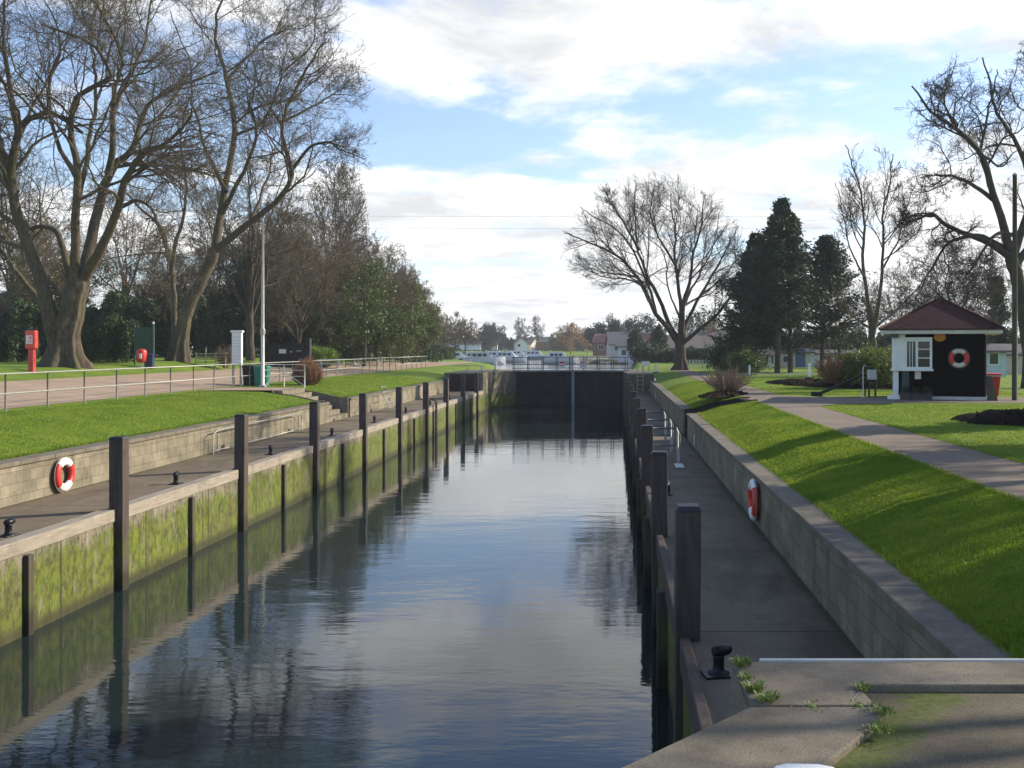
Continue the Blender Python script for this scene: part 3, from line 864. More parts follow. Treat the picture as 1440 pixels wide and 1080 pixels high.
def auto_limbs(bx, by, Y, cxp, cyp, rx, ry, n, rng, trunk_r, fork=0.35, upright=0.0, depth=1.0):
    """limbs filling an elliptical crown; the crown centre/size are given in photograph pixels at distance Y"""
    base = at(bx, by, Y=Y); cen = at(cxp, cyp, Y=Y)
    sx = rx*Y/FPX; sz = ry*Y/FPX
    fk = base.lerp(cen, fork)
    fk.z = base.z+(cen.z-base.z)*fork
    out = [([base-Vector((0,0,0.2)), base.lerp(fk, 0.5)+Vector((rng.uniform(-.1,.1),0,0)), fk, fk.lerp(cen, 0.6)], trunk_r, trunk_r*0.55)]
    for i in range(n):
        az = 2*math.pi*(i+rng.uniform(-.3,.3))/n
        el = math.asin(rng.uniform(-0.15+upright, 1.0))
        if i % 4 == 3: el = rng.uniform(1.0, 1.5)
        tip = cen+Vector((math.cos(az)*math.cos(el)*sx, math.sin(az)*math.cos(el)*sx*depth, math.sin(el)*sz))
        st = base.lerp(fk, rng.uniform(0.55, 1.0)) if rng.random() < 0.4 else fk.lerp(cen, rng.uniform(0, 0.5))
        mid = st.lerp(tip, 0.5)+Vector((rng.uniform(-.12,.12)*sx, rng.uniform(-.12,.12)*sx, (0.14 if el < 0.9 else 0)*sz*rng.uniform(-0.6,1)))
        out.append(([st, st.lerp(mid, 0.5)+Vector((0,0,-0.03*sz)), mid, tip], trunk_r*rng.uniform(0.32,0.5), trunk_r*0.06))
    return base, out

def auto_tree(name, label, bx, by, Y, cxp, cyp, rx, ry, seed, n=9, trunk_r=0.3, mats=('bark','twig'), dens=(7,6,5,3), fork=0.35, upright=0.0, group='bare winter trees', **kw):
    rng = random.Random(seed)
    base, lm = auto_limbs(bx, by, Y, cxp, cyp, rx, ry, n, rng, trunk_r, fork, upright)
    cen_ = at(cxp, cyp, Y=Y); e_ = 1.12
    kw.setdefault('env', (tuple(cen_), (rx*Y/FPX*e_, rx*Y/FPX*e_, ry*Y/FPX*e_)))
    return bare_tree(name, label, base, lm, seed, mats, dens, group=group, **kw)

# ---- foliage made of small leaf faces
def leaves(name, mat, pts, size, rng, parent=None, aspect=0.6, jitter=0.4, flat=None):
    n = len(pts)
    a = rng.normal(size=(n, 3)); 
    if flat is not None: a = a*np.array([1, 1, flat])
    a /= np.linalg.norm(a, axis=1, keepdims=True)
    c = rng.normal(size=(n, 3)); b_ = np.cross(a, c); b_ /= np.linalg.norm(b_, axis=1, keepdims=True)
    s = size*rng.uniform(1-jitter, 1+jitter, n)[:, None]
    V = np.stack([pts-a*s, pts+b_*s*aspect, pts+a*s, pts-b_*s*aspect], axis=1).reshape(-1, 3)
    F = np.arange(4*n).reshape(-1, 4)
    return fastmesh(name, V, F, mat, parent, False)

def clumps(rng, cen, rad, nclump, per, cr, shell=0.55, zmin=None):
    """points in clumps spread through an ellipsoid"""
    d = rng.normal(size=(nclump, 3)); d /= np.linalg.norm(d, axis=1, keepdims=True)
    r = rng.uniform(shell**3, 1, nclump)**(1/3)
    c = d*r[:, None]*np.array(rad)*(1+rng.normal(size=(nclump, 1))*0.09)
    p = c[:, None, :]+rng.normal(size=(nclump, per, 3))*cr*rng.uniform(0.6, 1.4, (nclump, 1, 1))
    p = p.reshape(-1, 3)+np.array(cen)
    if zmin is not None: p = p[p[:, 2] > zmin]
    return p

def leafy_bush(name, label, loc, rad, mat, seed, nclump=140, per=60, cr=0.16, size=0.05, cat='bush', group=None, stemmat='twig_dark'):
    rng = np.random.default_rng(seed)
    root = empty(name, loc, 0, label, cat, group)
    p = clumps(rng, (0,0,rad[2]*0.85), rad, nclump, per, cr, 0.45, 0.02)
    leaves('foliage', M[mat], p, size, rng, root)
    m = 14; P = np.zeros((m, 5, 3)); az = rng.uniform(0, 6.28, m)
    for k in range(5):
        f = k/4; P[:, k, 0] = np.cos(az)*rad[0]*0.75*f; P[:, k, 1] = np.sin(az)*rad[1]*0.75*f; P[:, k, 2] = rad[2]*1.5*f**0.8-0.05
    V, F = tubes(P, np.linspace(0.035, 0.01, 5)[None, :]*np.ones((m, 1)), 5)
    fastmesh('stem', V, F, M[stemmat], root)
    return root

def twiggy_bush(name, label, loc, rad, h, mat, seed, n=60, cat='bush', group=None, dens=(5,4), tip=0.004, lean=(0,0), ang=(12,38), bs=0.12):
    rng = np.random.default_rng(seed)
    root = empty(name, loc, 0, label, cat, group)
    az = rng.uniform(0, 6.28, n); sp = rng.uniform(0.1, 1, n)**0.7
    K = 7; P = np.zeros((n, K, 3))
    hh = h*rng.uniform(0.7, 1.05, n)*(1-0.35*sp**2)
    for k in range(K):
        f = k/(K-1)
        P[:, k, 0] = np.cos(az)*(bs*rad*(sp if bs > 0.2 else 1)+sp*rad*(f**1.1*0.85 if bs < 0.2 else 0.55*math.sin(f*2.2)))+rng.normal(size=n)*0.02*f+lean[0]*f
        P[:, k, 1] = np.sin(az)*(bs*rad*(sp if bs > 0.2 else 1)+sp*rad*(f**1.1*0.85 if bs < 0.2 else 0.55*math.sin(f*2.2)))+rng.normal(size=n)*0.02*f+lean[1]*f
        P[:, k, 2] = hh*f-0.03
    Rr = np.linspace(0.011, 0.005, K)[None, :]*np.ones((n, 1))
    P1, R1 = spawn(rng, P, Rr, dens[0], 0.15, 1.0, ang, 0.42, 5, 0.15, 0.06, 0.8, 0.6)
    P2, R2 = spawn(rng, P1, R1, dens[1], 0.1, 1.0, ang, 0.5, 4, 0.18, 0.04, 0.8, 0.6)
    V, F = join([tubes(P, np.maximum(Rr, tip), 5)])
    fastmesh('stem', V, F, M[mat], root)
    V, F = join([tubes(P1, np.maximum(R1, tip), 3), tubes(P2, np.maximum(R2, tip), 3)])
    fastmesh('twigs', V, F, M[mat], root)
    return root

def conifer(name, label, base, H, Rb, seed, low=0.12, lean=0.0, nb=150, dens=34, mat='conifer', group='dark conifers behind the right lawn', gap=0.0, leaf=0.13):
    rng = np.random.default_rng(seed)
    root = empty(name, base, 0, label, 'tree', group)
    z = np.linspace(0, H, 14); P = np.stack([np.sin(z*0.35+seed)*0.08+lean*z/H, np.cos(z*0.3)*0.06, z-0.1], 1)[None]
    V, F = tubes(P, np.linspace(H*0.019, 0.02, 14)[None], 10)
    fastmesh('trunk', V, F, M['bark_dark'], root, True)
    f = rng.uniform(low, 1.0, nb)**0.85
    az = rng.uniform(0, 6.283, nb)
    prof = np.interp(f, [0, low, low+0.12, 0.45, 0.8, 1.0], [0.3, 0.55, 1.0, 0.86, 0.40, 0.05])
    lump = 1+0.22*np.sin(az*3+seed)*np.cos(f*9)+0.25*np.sin(f*31+seed)
    ln = Rb*prof*lump*rng.uniform(0.6, 1.12, nb)
    K = 7; Q = np.zeros((nb, K, 3)); e = np.radians(rng.uniform(-5, 30, nb))+f*0.7
    for k in range(K):
        u = k/(K-1)
        Q[:, k, 0] = np.cos(az)*np.cos(e)*ln*u+lean*f
        Q[:, k, 1] = np.sin(az)*np.cos(e)*ln*u
        Q[:, k, 2] = f*H+np.sin(e)*ln*u-0.16*ln*u**2*(1.2-f)
    Rr = (0.012+0.012*ln)[:, None]*np.linspace(1, 0.25, K)[None]
    P1, R1 = spawn(rng, Q, Rr, 6, 0.2, 1.0, (25, 60), 0.36, 4, 0.15, -0.05, 0.6, 0.4)
    V, F = join([tubes(Q, Rr, 5), tubes(P1, R1, 3)])
    fastmesh('branches', V, F, M['bark_dark'], root)
    # needle sprays along the branches
    allP = np.concatenate([P1.reshape(-1, 3), Q[:, 2:].reshape(-1, 3)])
    rep = np.repeat(allP, max(1, dens//4), axis=0)
    rep = rep+rng.normal(size=rep.shape)*np.array([0.15, 0.15, 0.09])
    leaves('needles', M[mat], rep, leaf, rng, root, 0.38, 0.5, 0.6)
    return root

# ------------------------------------------------------------------ trees on the left
YA = 50.0
baseA = at(88, 514, Y=YA)
limA = []
def lim(pts, r0, r1, Y, dY=0): return (px_limb(pts, Y, dY), r0, r1)
limA.append(lim([(92,519),(92,490),(98,450),(106,415),(112,392)], 0.98, 0.66, YA))
limA += [
 lim([(104,425),(104,380),(105,330),(108,250),(100,190),(112,140),(152,112),(125,62),(58,32)], 0.40, 0.07, YA, -4),
 lim([(112,400),(132,325),(155,245),(188,208),(205,150),(250,120),(305,104)], 0.46, 0.06, YA, 3),
 lim([(116,395),(146,342),(176,262),(203,216),(240,192),(270,150)], 0.42, 0.06, YA, -5),
 lim([(100,400),(82,330),(58,318),(38,318),(18,262),(12,205)], 0.26, 0.05, YA, 4),
 lim([(152,245),(160,190),(158,130),(172,82),(135,10),(100,-60)], 0.26, 0.04, YA, -3),
 lim([(158,160),(178,110),(203,70),(212,0),(208,-80)], 0.20, 0.04, YA, 4),
 lim([(188,212),(232,222),(262,238),(292,232)], 0.15, 0.03, YA, 2),
 lim([(172,290),(196,283),(218,300),(234,340),(240,385)], 0.16, 0.04, YA, -3),
 lim([(84,505),(70,448),(56,400),(36,335),(18,262),(26,190),(46,160),(72,156),(112,182)], 0.62, 0.10, YA, -2),
 lim([(20,270),(0,200),(-30,120),(-60,20)], 0.34, 0.06, YA, 2),
 lim([(26,190),(14,120),(6,40),(18,-60)], 0.25, 0.05, YA, -3),
 lim([(30,310),(5,240),(-20,215),(-60,200)], 0.24, 0.05, YA, -4),
 lim([(108,250),(80,200),(70,130),(85,60),(60,-20)], 0.20, 0.04, YA, 5),
 lim([(62,430),(20,380),(-15,330),(-40,290)], 0.26, 0.05, YA, 3),
 lim([(106,300),(128,200),(135,120),(128,40),(150,-40)], 0.22, 0.04, YA, 6),
]
RSC[0] = 0.74
bare_tree('bare_tree', 'huge bare tree with fluted sunlit trunk behind the red lifebuoy cabinet', baseA, limA, 11, ('bark','twig'), (12,9,7,4), 0.26, ratios=(0.40,0.52,0.55,0.6), tiprad=0.0062, wig=0.19)
YB = 62.0
limB = [
 lim([(250,510),(256,465),(268,425),(286,385),(303,350)], 0.62, 0.44, YB),
 lim([(298,356),(348,316),(385,285),(408,242),(398,190),(402,150),(430,92),(455,55)], 0.36, 0.06, YB, -3),
 lim([(406,245),(438,206),(462,200),(482,212),(512,226)], 0.18, 0.03, YB, -2),
 lim([(303,350),(314,275),(330,185),(318,108),(306,50),(312,-10),(322,-80)], 0.38, 0.05, YB, 3),
 lim([(312,300),(344,240),(360,190),(352,148),(368,100)], 0.24, 0.04, YB, -4),
 lim([(320,112),(355,72),(385,45),(408,5)], 0.17, 0.03, YB, 4),
 lim([(400,170),(440,150),(470,132),(500,135)], 0.14, 0.03, YB, 4),
 lim([(246,500),(244,445),(241,380),(224,322),(195,292),(175,270)], 0.33, 0.06, YB, 2),
 lim([(240,385),(252,320),(262,260),(255,200),(272,130)], 0.20, 0.04, YB, -3),
 lim([(318,270),(290,210),(275,150),(262,90),(240,20)], 0.20, 0.04, YB, 5),
 lim([(330,190),(370,170),(392,120),(400,70)], 0.16, 0.03, YB, -5),
 lim([(350,314),(372,262),(382,215),(372,172)], 0.16, 0.03, YB, 4),
 lim([(400,100),(440,60),(445,20),(470,-20)], 0.10, 0.02, YB, 2),
]
bare_tree('bare_tree', 'tall leaning bare tree with twin stems left of the flagpole', at(250,507,Y=YB), limB, 12, ('bark','twig'), (12,9,7,4), 0.06, ratios=(0.42,0.55,0.55,0.6), tiprad=0.0065, wig=0.18, env=(tuple(at(350,180,Y=62)), (178*62/FPX, 178*62/FPX, 310*62/FPX)))
RSC[0] = 0.8

def ivy(root, seed, pts_rad, mat='ivy', per=50, n=60, size=0.09):
    pass
auto_tree('bare_tree', 'dark bare tree standing directly behind the flagpole', 352,503,70, 350,300,75,120, 13, 10, 0.42, ('bark_dark','twig'), (8,7,5,4), 0.35, tiprad=0.009)
auto_tree('bare_tree', 'brown spreading bare tree right of the flagpole over the dark fence', 418,500,78, 428,390,82,88, 14, 13, 0.34, ('bark','twig_brown'), (8,7,6,4), 0.22, tiprad=0.010, wig=0.3)
auto_tree('poplar_tree', 'tall narrow bare poplar rising above the brown trees', 470,498,100, 474,345,42,118, 15, 12, 0.34, ('bark','twig'), (9,7,5,4), 0.3, 0.5, tiprad=0.012, up=0.12)
auto_tree('bare_tree', 'ivy-green tinged tree right of the poplar', 520,500,92, 528,412,54,78, 16, 12, 0.36, ('bark','twig_brown'), (9,7,6,4), 0.2, tiprad=0.011, wig=0.3)
auto_tree('bare_tree', 'brown bushy tree at the right end of the left tree belt', 572,502,105, 570,436,40,56, 17, 12, 0.30, ('bark','twig_brown'), (9,7,6,4), 0.15, tiprad=0.012, wig=0.3)
for k, (bx, cx_, cy_, rx_, ry_, Y_, mt, lab) in enumerate((
    (395,392,365,50,85,84,'twig','tall brown tree close behind the flagpole on its right'),
    (440,445,425,60,66,88,'twig_brown','wide brown thicket tree behind the boarded fence'),
    (495,498,408,44,76,98,'twig','upright brown tree just right of the poplar'),
    (548,548,424,44,58,102,'twig_brown','brown tree between the ivy-green tree and the bushy end tree'),
    (588,586,450,28,46,110,'twig_brown','shorter brown tree closing the right end of the tree belt'),
    (530,532,455,60,48,88,'twig_brown','low brown thicket in front of the right part of the tree belt'),
    (60,60,400,80,90,78,'twig_brown','brown thicket tree behind the huge fluted trunk'),
    (230,232,430,60,70,80,'twig_brown','brown thicket tree behind the green notice board'),
    (325,328,420,60,72,84,'twig_brown','brown thicket tree behind the white pillar'))):
    auto_tree('bare_tree', lab, bx, 501, Y_, cx_, cy_, rx_, ry_, 400+k, 14, 0.24, ('bark', mt), (10,9,8,3), 0.15, tiprad=0.0095, wig=0.26, ivy=(24000 if k in (2,3,4,5) else 6000))
auto_tree('bare_tree', 'small thin tree beyond the end of the left drive, left of the river', 640,496,150, 640,466,30,26, 18, 9, 0.18, ('bark','twig_brown'), (7,6,5,3), 0.15, tiprad=0.014)
auto_tree('bare_tree', 'low brown thicket tree between the tree belt and the small thin tree', 606,499,135, 606,462,24,34, 19, 9, 0.18, ('bark','twig_brown'), (7,6,5,3), 0.15, tiprad=0.013)
auto_tree('bare_tree', 'grey backdrop tree at the far left beyond the house', 12,490,85, 20,330,75,150, 20, 10, 0.40, ('bark','twig'), (8,7,5,3), 0.3, tiprad=0.011)
auto_tree('bare_tree', 'backdrop tree seen between the two huge trunks', 180,495,88, 178,360,80,110, 21, 11, 0.36, ('bark','twig_brown'), (8,7,5,4), 0.25, tiprad=0.011)
auto_tree('bare_tree', 'backdrop tree seen through the limbs right of the leaning tree', 300,495,95, 300,370,70,100, 22, 11, 0.34, ('bark','twig_brown'), (8,7,5,4), 0.25, tiprad=0.012)

# evergreen growth inside and below the tree belt
def hedge(label, x0, y0, x1, y1, depth, h, seed, mat='hedge', n=26000, size=0.075, name='hedge'):
    rng = np.random.default_rng(seed)
    L_ = math.hypot(x1-x0, y1-y0); ang = math.atan2(y1-y0, x1-x0)
    zb = float(T((x0+x1)/2, (y0+y1)/2))
    root = empty(name, ((x0+x1)/2, (y0+y1)/2, zb), ang, label, 'hedge')
    u = rng.uniform(-0.5, 0.5, n)*L_
    lump = 1+0.14*np.sin(u*1.1+seed)+0.10*np.sin(u*2.7+seed*2)+0.07*np.sin(u*6.1)
    # points concentrated on the outer shell
    th = rng.uniform(0, math.pi, n)
    r = 1-np.abs(rng.normal(size=n))*0.13
    dy = np.cos(th)*depth/2*r*lump; dz = np.sin(th)**0.55*h*r*lump
    P = np.stack([u+rng.normal(size=n)*0.1, dy+rng.normal(size=n)*0.08, np.maximum(dz*rng.uniform(0.25, 1, n)**0.35, 0.02)], 1)
    leaves('foliage', M[mat], P, size, rng, root)
    b = MB()
    m = max(3, int(L_/1.2))
    for k in range(m):
        x = -L_/2+L_*(k+0.5)/m
        b.tube([(x,0,-0.1),(x+rng.uniform(-.2,.2),0,h*0.4),(x+rng.uniform(-.4,.4),rng.uniform(-.3,.3),h*0.75)], [0.06,0.045,0.02], 6)
    b.build('stem', M['bark_dark'], root)
    return root
def gp(px, Y): 
    x = (px-863)/FPX*Y
    return x, Y
x, y = gp(-20, 58); x2, y2 = gp(36, 58); hedge('low green hedge at the far left behind the lifebuoy cabinet', x, y, x2, y2, 2.2, 1.9, 31, 'hedge', 16000)
x, y = gp(118, 58); x2, y2 = gp(190, 58); hedge('clipped dark green hedge right of the huge fluted trunk', x, y, x2, y2, 2.0, 2.35, 32, 'hedge', 34000, 0.07)
x, y = gp(-30, 72); x2, y2 = gp(120, 74); hedge('tall dark evergreen belt at the far left under the trees', x, y, x2, y2, 4.0, 3.6, 33, 'hedge', 40000, 0.11)
x, y = gp(120, 74); x2, y2 = gp(260, 76); hedge('tall dark evergreen belt behind the green notice board', x, y, x2, y2, 4.0, 4.3, 34, 'hedge', 42000, 0.11)
x, y = gp(262, 76); x2, y2 = gp(352, 80); hedge('tall dark evergreen belt behind the white pillar', x, y, x2, y2, 3.5, 3.8, 35, 'hedge', 36000, 0.11)
x, y = gp(355, 88); x2, y2 = gp(470, 94); hedge('dark evergreen belt behind the bright green bush', x, y, x2, y2, 4.0, 4.4, 36, 'hedge', 38000, 0.12)
x, y = gp(470, 96); x2, y2 = gp(560, 108); hedge('mixed green undergrowth below the tree belt near its right end', x, y, x2, y2, 4.0, 4.6, 37, 'ivy', 38000, 0.13)
x, y = gp(560, 112); x2, y2 = gp(606, 122); hedge('low dark undergrowth at the right end of the tree belt', x, y, x2, y2, 3.0, 2.6, 38, 'hedge', 14000, 0.13)
p = at(449, 503, Y=76); leafy_bush('bush', 'round bright green bush below the brown trees', (p.x, p.y, float(T(p.x,p.y))), (1.15,1.0,0.85), 'limebush', 41, 150, 70, 0.14, 0.055)
# ivy crowns hanging in the belt
for i, (px, py, Y, rx, rz, lab) in enumerate([(512, 425, 82, 2.6, 3.8, 'ivy-clad evergreen holly rising in front of the right part of the tree belt'),
                                         (468, 455, 84, 2.4, 2.2, 'dark holly tree beneath the poplar'),
                                         (566, 452, 96, 2.4, 2.8, 'dark green holly near the right end of the tree belt')]):
    c = at(px, py, Y=Y); zb = float(T(c.x, Y)); rng = np.random.default_rng(50+i)
    root = empty('holly_tree', (c.x, Y, zb), 0, lab, 'tree', 'hollies in the left tree belt')
    pp = clumps(rng, (0,0,c.z-zb), (rx, rx, rz), 120, 34, 0.34, 0.1, 0.3)
    leaves('crown', M['ivy'], pp, 0.11, rng, root)
    b = MB(); b.tube([(0,0,-0.1),(0.1,0,(c.z-zb)*0.6),(0,0,c.z-zb+rz*0.7)], [0.16,0.12,0.03], 8); b.build('trunk', M['bark_dark'], root)

# ------------------------------------------------------------------ trees on the right
YK = 80.0
limK = [
 lim([(957,523),(957,505),(957,488),(958,470)], 0.62, 0.50, YK),
 lim([(955,484),(938,460),(922,440),(905,402),(882,372),(852,352),(815,334),(792,328)], 0.34, 0.04, YK, -3),
 lim([(955,480),(938,448),(922,405),(905,372),(897,345),(893,300),(896,262)], 0.30, 0.04, YK, 3),
 lim([(957,478),(957,430),(951,375),(946,320),(942,272)], 0.32, 0.04, YK, 1),
 lim([(958,472),(964,415),(974,365),(986,320),(990,275)], 0.28, 0.04, YK, -3),
 lim([(959,474),(972,438),(1000,392),(1022,352),(1038,318)], 0.26, 0.04, YK, 3),
 lim([(958,484),(985,462),(1012,438),(1034,408),(1048,372),(1052,345)], 0.26, 0.04, YK, -4),
 lim([(899,352),(880,318),(862,288),(850,268)], 0.17, 0.03, YK, -2),
 lim([(905,402),(880,392),(850,388),(820,375)], 0.13, 0.03, YK, 3),
 lim([(922,440),(912,400),(890,350),(868,325),(835,305),(812,290)], 0.18, 0.03, YK, 5),
 lim([(957,440),(975,400),(1000,355),(1012,300)], 0.18, 0.03, YK, 5),
 lim([(951,375),(930,340),(915,300),(920,262)], 0.16, 0.03, YK, -5),
 lim([(957,450),(938,400),(930,350),(870,300)], 0.12, 0.03, YK, 7),
 lim([(962,430),(990,412),(1020,385),(1046,350)], 0.14, 0.03, YK, 6),
]
bare_tree('bare_tree', 'broad fan-shaped bare tree standing right of the far lock gates', at(957,521,Y=YK), limK, 61, ('bark_dark','twig_dark'), (13,9,6,4), 0.05, ratios=(0.38,0.55,0.55,0.6), tiprad=0.0060, wig=0.10, ang=(24,54), env=(tuple(at(921,388,Y=80)), (142*80/FPX, 142*80/FPX, 142*80/FPX)))
YR = 44.0
limR = [
 lim([(1452,566),(1448,500),(1440,430),(1426,375),(1420,345)], 0.42, 0.34, YR),
 lim([(1421,355),(1402,285),(1378,218),(1342,180),(1312,160),(1284,122)], 0.28, 0.04, YR, -2),
 lim([(1392,262),(1380,215),(1392,150),(1402,95)], 0.15, 0.03, YR, 3),
 lim([(1425,360),(1448,280),(1440,225),(1412,175),(1396,130),(1384,84)], 0.26, 0.04, YR, 3),
 lim([(1422,362),(1382,337),(1335,318),(1308,300),(1282,310),(1262,292)], 0.22, 0.03, YR, -3),
 lim([(1418,352),(1372,331),(1332,345),(1305,385),(1288,420)], 0.18, 0.03, YR, 2),
 lim([(1402,285),(1360,255),(1325,246),(1298,250)], 0.15, 0.03, YR, -4),
 lim([(1430,370),(1470,320),(1500,260),(1510,180)], 0.26, 0.05, YR, 2),
 lim([(1440,225),(1452,160),(1445,110),(1460,60)], 0.16, 0.03, YR, -3),
 lim([(1342,180),(1328,140),(1338,100)], 0.10, 0.02, YR, 2),
 lim([(1424,330),(1400,330),(1372,370),(1350,400)], 0.14, 0.03, YR, -2),
]
bare_tree('bare_tree', 'gnarled dark bare tree leaning into frame behind the wooden pole at right edge', at(1452,562,Y=YR), limR, 62, ('bark_dark','twig_dark'), (12,8,7,4), 0.05, ratios=(0.36,0.5,0.55,0.6), tiprad=0.0055, wig=0.34, env=(tuple(at(1407,325,Y=44)), (188*44/FPX, 188*44/FPX, 264*44/FPX)))
YM = 58.0
limM = [
 lim([(1229,545),(1228,500),(1226,465),(1222,430)], 0.30, 0.24, YM),
 lim([(1224,450),(1216,400),(1215,340),(1213,290),(1200,235),(1192,205)], 0.19, 0.03, YM, 2),
 lim([(1228,470),(1238,410),(1240,350),(1242,300),(1252,250),(1256,215)], 0.18, 0.03, YM, -2),
 lim([(1226,462),(1200,445),(1178,418),(1166,385)], 0.10, 0.02, YM, -2),
 lim([(1232,460),(1262,435),(1290,405),(1312,385)], 0.10, 0.02, YM, 2),
 lim([(1216,390),(1196,350),(1186,300),(1176,255)], 0.09, 0.02, YM, 3),
 lim([(1240,380),(1262,340),(1272,300),(1285,260)], 0.09, 0.02, YM, -3),
]
bare_tree('bare_tree', 'slender forked bare tree just left of the black hut', at(1229,541,Y=YM), limM, 63, ('bark','twig'), (16,8,6,4), 0.0, ratios=(0.30,0.55,0.55,0.6), tiprad=0.0062, wig=0.14, env=(tuple(at(1228,352,Y=58)), (66*58/FPX, 66*58/FPX, 156*58/FPX)), ang=(20,48), up=0.08)
auto_tree('bare_tree', 'drooping dark tree hanging behind the hut roof', 1345,540,66, 1335,400,68,62, 64, 14, 0.26, ('bark_dark','twig_dark'), (8,7,6,4), 0.45, droop=0.10, tiprad=0.008)
auto_tree('bare_tree', 'brown backdrop tree between the second conifer and the forked tree', 1178,530,95, 1185,440,52,55, 65, 10, 0.22, ('bark','twig_brown'), (8,6,5,3), 0.25, tiprad=0.011)
auto_tree('bare_tree', 'brown backdrop tree behind the hut left side', 1265,530,90, 1268,430,45,60, 66, 10, 0.22, ('bark','twig_brown'), (8,6,5,3), 0.25, tiprad=0.011)
auto_tree('bare_tree', 'brown backdrop tree behind the pale blue cabin', 1400,530,95, 1395,420,60,60, 67, 10, 0.22, ('bark','twig_brown'), (8,6,5,3), 0.25, tiprad=0.011)
# conifers
def cf(px, py, Y, label, H, Rb, seed, **kw):
    b0 = at(px, py, Y=Y); conifer('conifer_tree', label, (b0.x, b0.y, 2.78), H, Rb, seed, **kw)
cf(1092,525,70,'tallest dark conifer right of the fan-shaped tree', 12.0, 3.3, 71, low=0.20, lean=0.4, nb=380, dens=20)
cf(1064,523,73,'leftmost dark conifer nearest the fan-shaped tree, foliage hanging low', 9.9, 3.3, 72, low=0.12, nb=320, dens=20)
cf(1113,524,72,'conifer with thin trunk just right of the tallest one', 11.2, 2.6, 73, low=0.28, nb=160, dens=12)
cf(1157,524,74,'right-hand conifer with ragged open crown', 10.0, 3.9, 74, low=0.16, lean=0.3, nb=210, dens=14)
cf(1403,520,75,'small pointed conifer behind the wooden pole at right', 7.0, 1.6, 75, low=0.1, nb=110, dens=14)

# trees outside the frame at right whose shadows fall across the lawn and lock
rr_ = random.Random(9)
def off_tree(x, y, H, rad, seed, label, dens=(8,6,5,2)):
    rg = random.Random(seed); base = Vector((x,y,2.78)); cen = base+Vector((0,0,H*0.62)); fk = base+Vector((0,0,H*0.28))
    lm = [([base-Vector((0,0,.2)), base.lerp(fk,.5), fk, fk.lerp(cen,.6)], H*0.032, H*0.018)]
    for i in range(11):
        az = 2*math.pi*i/11; el = math.asin(rg.uniform(-0.1,1.0))
        tip = cen+Vector((math.cos(az)*math.cos(el)*rad, math.sin(az)*math.cos(el)*rad, math.sin(el)*H*0.36))
        st = fk.lerp(cen, rg.uniform(0,.5)); mid = st.lerp(tip,.5)+Vector((0,0,H*0.04))
        lm.append(([st, mid, tip], H*0.013, H*0.002))
    bare_tree('bare_tree', label, base, lm, seed, ('bark','twig'), dens, tiprad=0.008)
off_tree(17.5, 14.5, 9.5, 4.2, 81, 'bare tree just outside the right edge casting streaky shade on the lawn')
conifer('conifer_tree', 'dense conifer outside the right edge shading the near lawn', (15.0,12.6,2.78), 7.5, 2.4, 83, 0.1, 0.0, 200, 20, group=None)
off_tree(11.5, 8.1, 9.0, 3.6, 84, 'bare tree just off the right edge shading the near platform', (8,6,5,2))
conifer('conifer_tree', 'slim conifer off the right edge throwing a band of shade', (10.6,18.6,2.78), 6.5, 1.15, 85, 0.06, 0.0, 110, 18, group=None)
conifer('conifer_tree', 'second slim conifer off the right edge beyond the first slim one', (12.9,24.3,2.78), 7.0, 1.15, 87, 0.06, 0.0, 110, 18, group=None)
off_tree(10.2, 15.2, 7.5, 2.0, 88, 'small bare tree off the right edge between the dense conifer and the slim one', (8,6,5,3))
off_tree(24, 21.5, 12, 5.0, 82, 'bare tree farther outside the right edge beyond the near one')

# ------------------------------------------------------------------ grass blades along banks
def grass_blades(label, rects, n, seed, hmin=0.012, hmax=0.032):
    rng = np.random.default_rng(seed)
    tot = sum(r[4] for r in rects); PX = []; 
    for x0, x1, y0, y1, wgt in rects:
        m = int(n*wgt/tot)
        yy = y0+(y1-y0)*rng.uniform(0, 1, m)**1.6
        PX.append(np.stack([rng.uniform(x0, x1, m), yy], 1))
    PX = np.concatenate(PX)
    z = T(PX[:, 0], PX[:, 1]); m = len(PX)
    az = rng.uniform(0, 6.283, m); hh = rng.uniform(hmin, hmax, m); w = rng.uniform(0.004, 0.009, m)*(1+PX[:, 1]/25)
    dx = np.cos(az)*w; dy = np.sin(az)*w
    ln = rng.normal(size=(m, 2))*0.4*hh[:, None]
    A = np.stack([PX[:, 0]-dx, PX[:, 1]-dy, z-0.005], 1); B = np.stack([PX[:, 0]+dx, PX[:, 1]+dy, z-0.005], 1)
    Cc = np.stack([PX[:, 0]+ln[:, 0], PX[:, 1]+ln[:, 1], z+hh], 1)
    V = np.stack([A, B, Cc], 1).reshape(-1, 3)
    o = fastmesh('grass', V, np.arange(3*m).reshape(-1, 3), M['blade'])
    tag(o, label, 'grass', kind='stuff')
grass_blades('short lawn grass on the right bank', [(2.83,4.72,5.6,33.5,5.0),(2.83,4.72,35.6,55,1.0),(6.2,13,9,31,2.5),(6.2,16,37.5,60,1.0)], 330000, 91)
grass_blades('short grass on the sunlit left bank', [(-16.9,-12.14,14,41,3.0),(-16.9,-12.14,44.4,66,1.2)], 170000, 92, 0.012, 0.032)

grass_blades('ragged grass fringe growing over the right coping', [(2.78,2.90,5.6,33.4,1.0)], 9000, 93, 0.03, 0.075)
grass_blades('ragged grass fringe along the left coping', [(-12.22,-12.10,14,40.9,1.0),(-12.22,-12.10,44.5,66,0.5)], 14000, 94, 0.03, 0.085)
grass_blades('grass fringe along the footpath edges', [(4.66,4.76,5.6,33,1.0),(6.16,6.26,8,29,1.0)], 9000, 95, 0.02, 0.06)

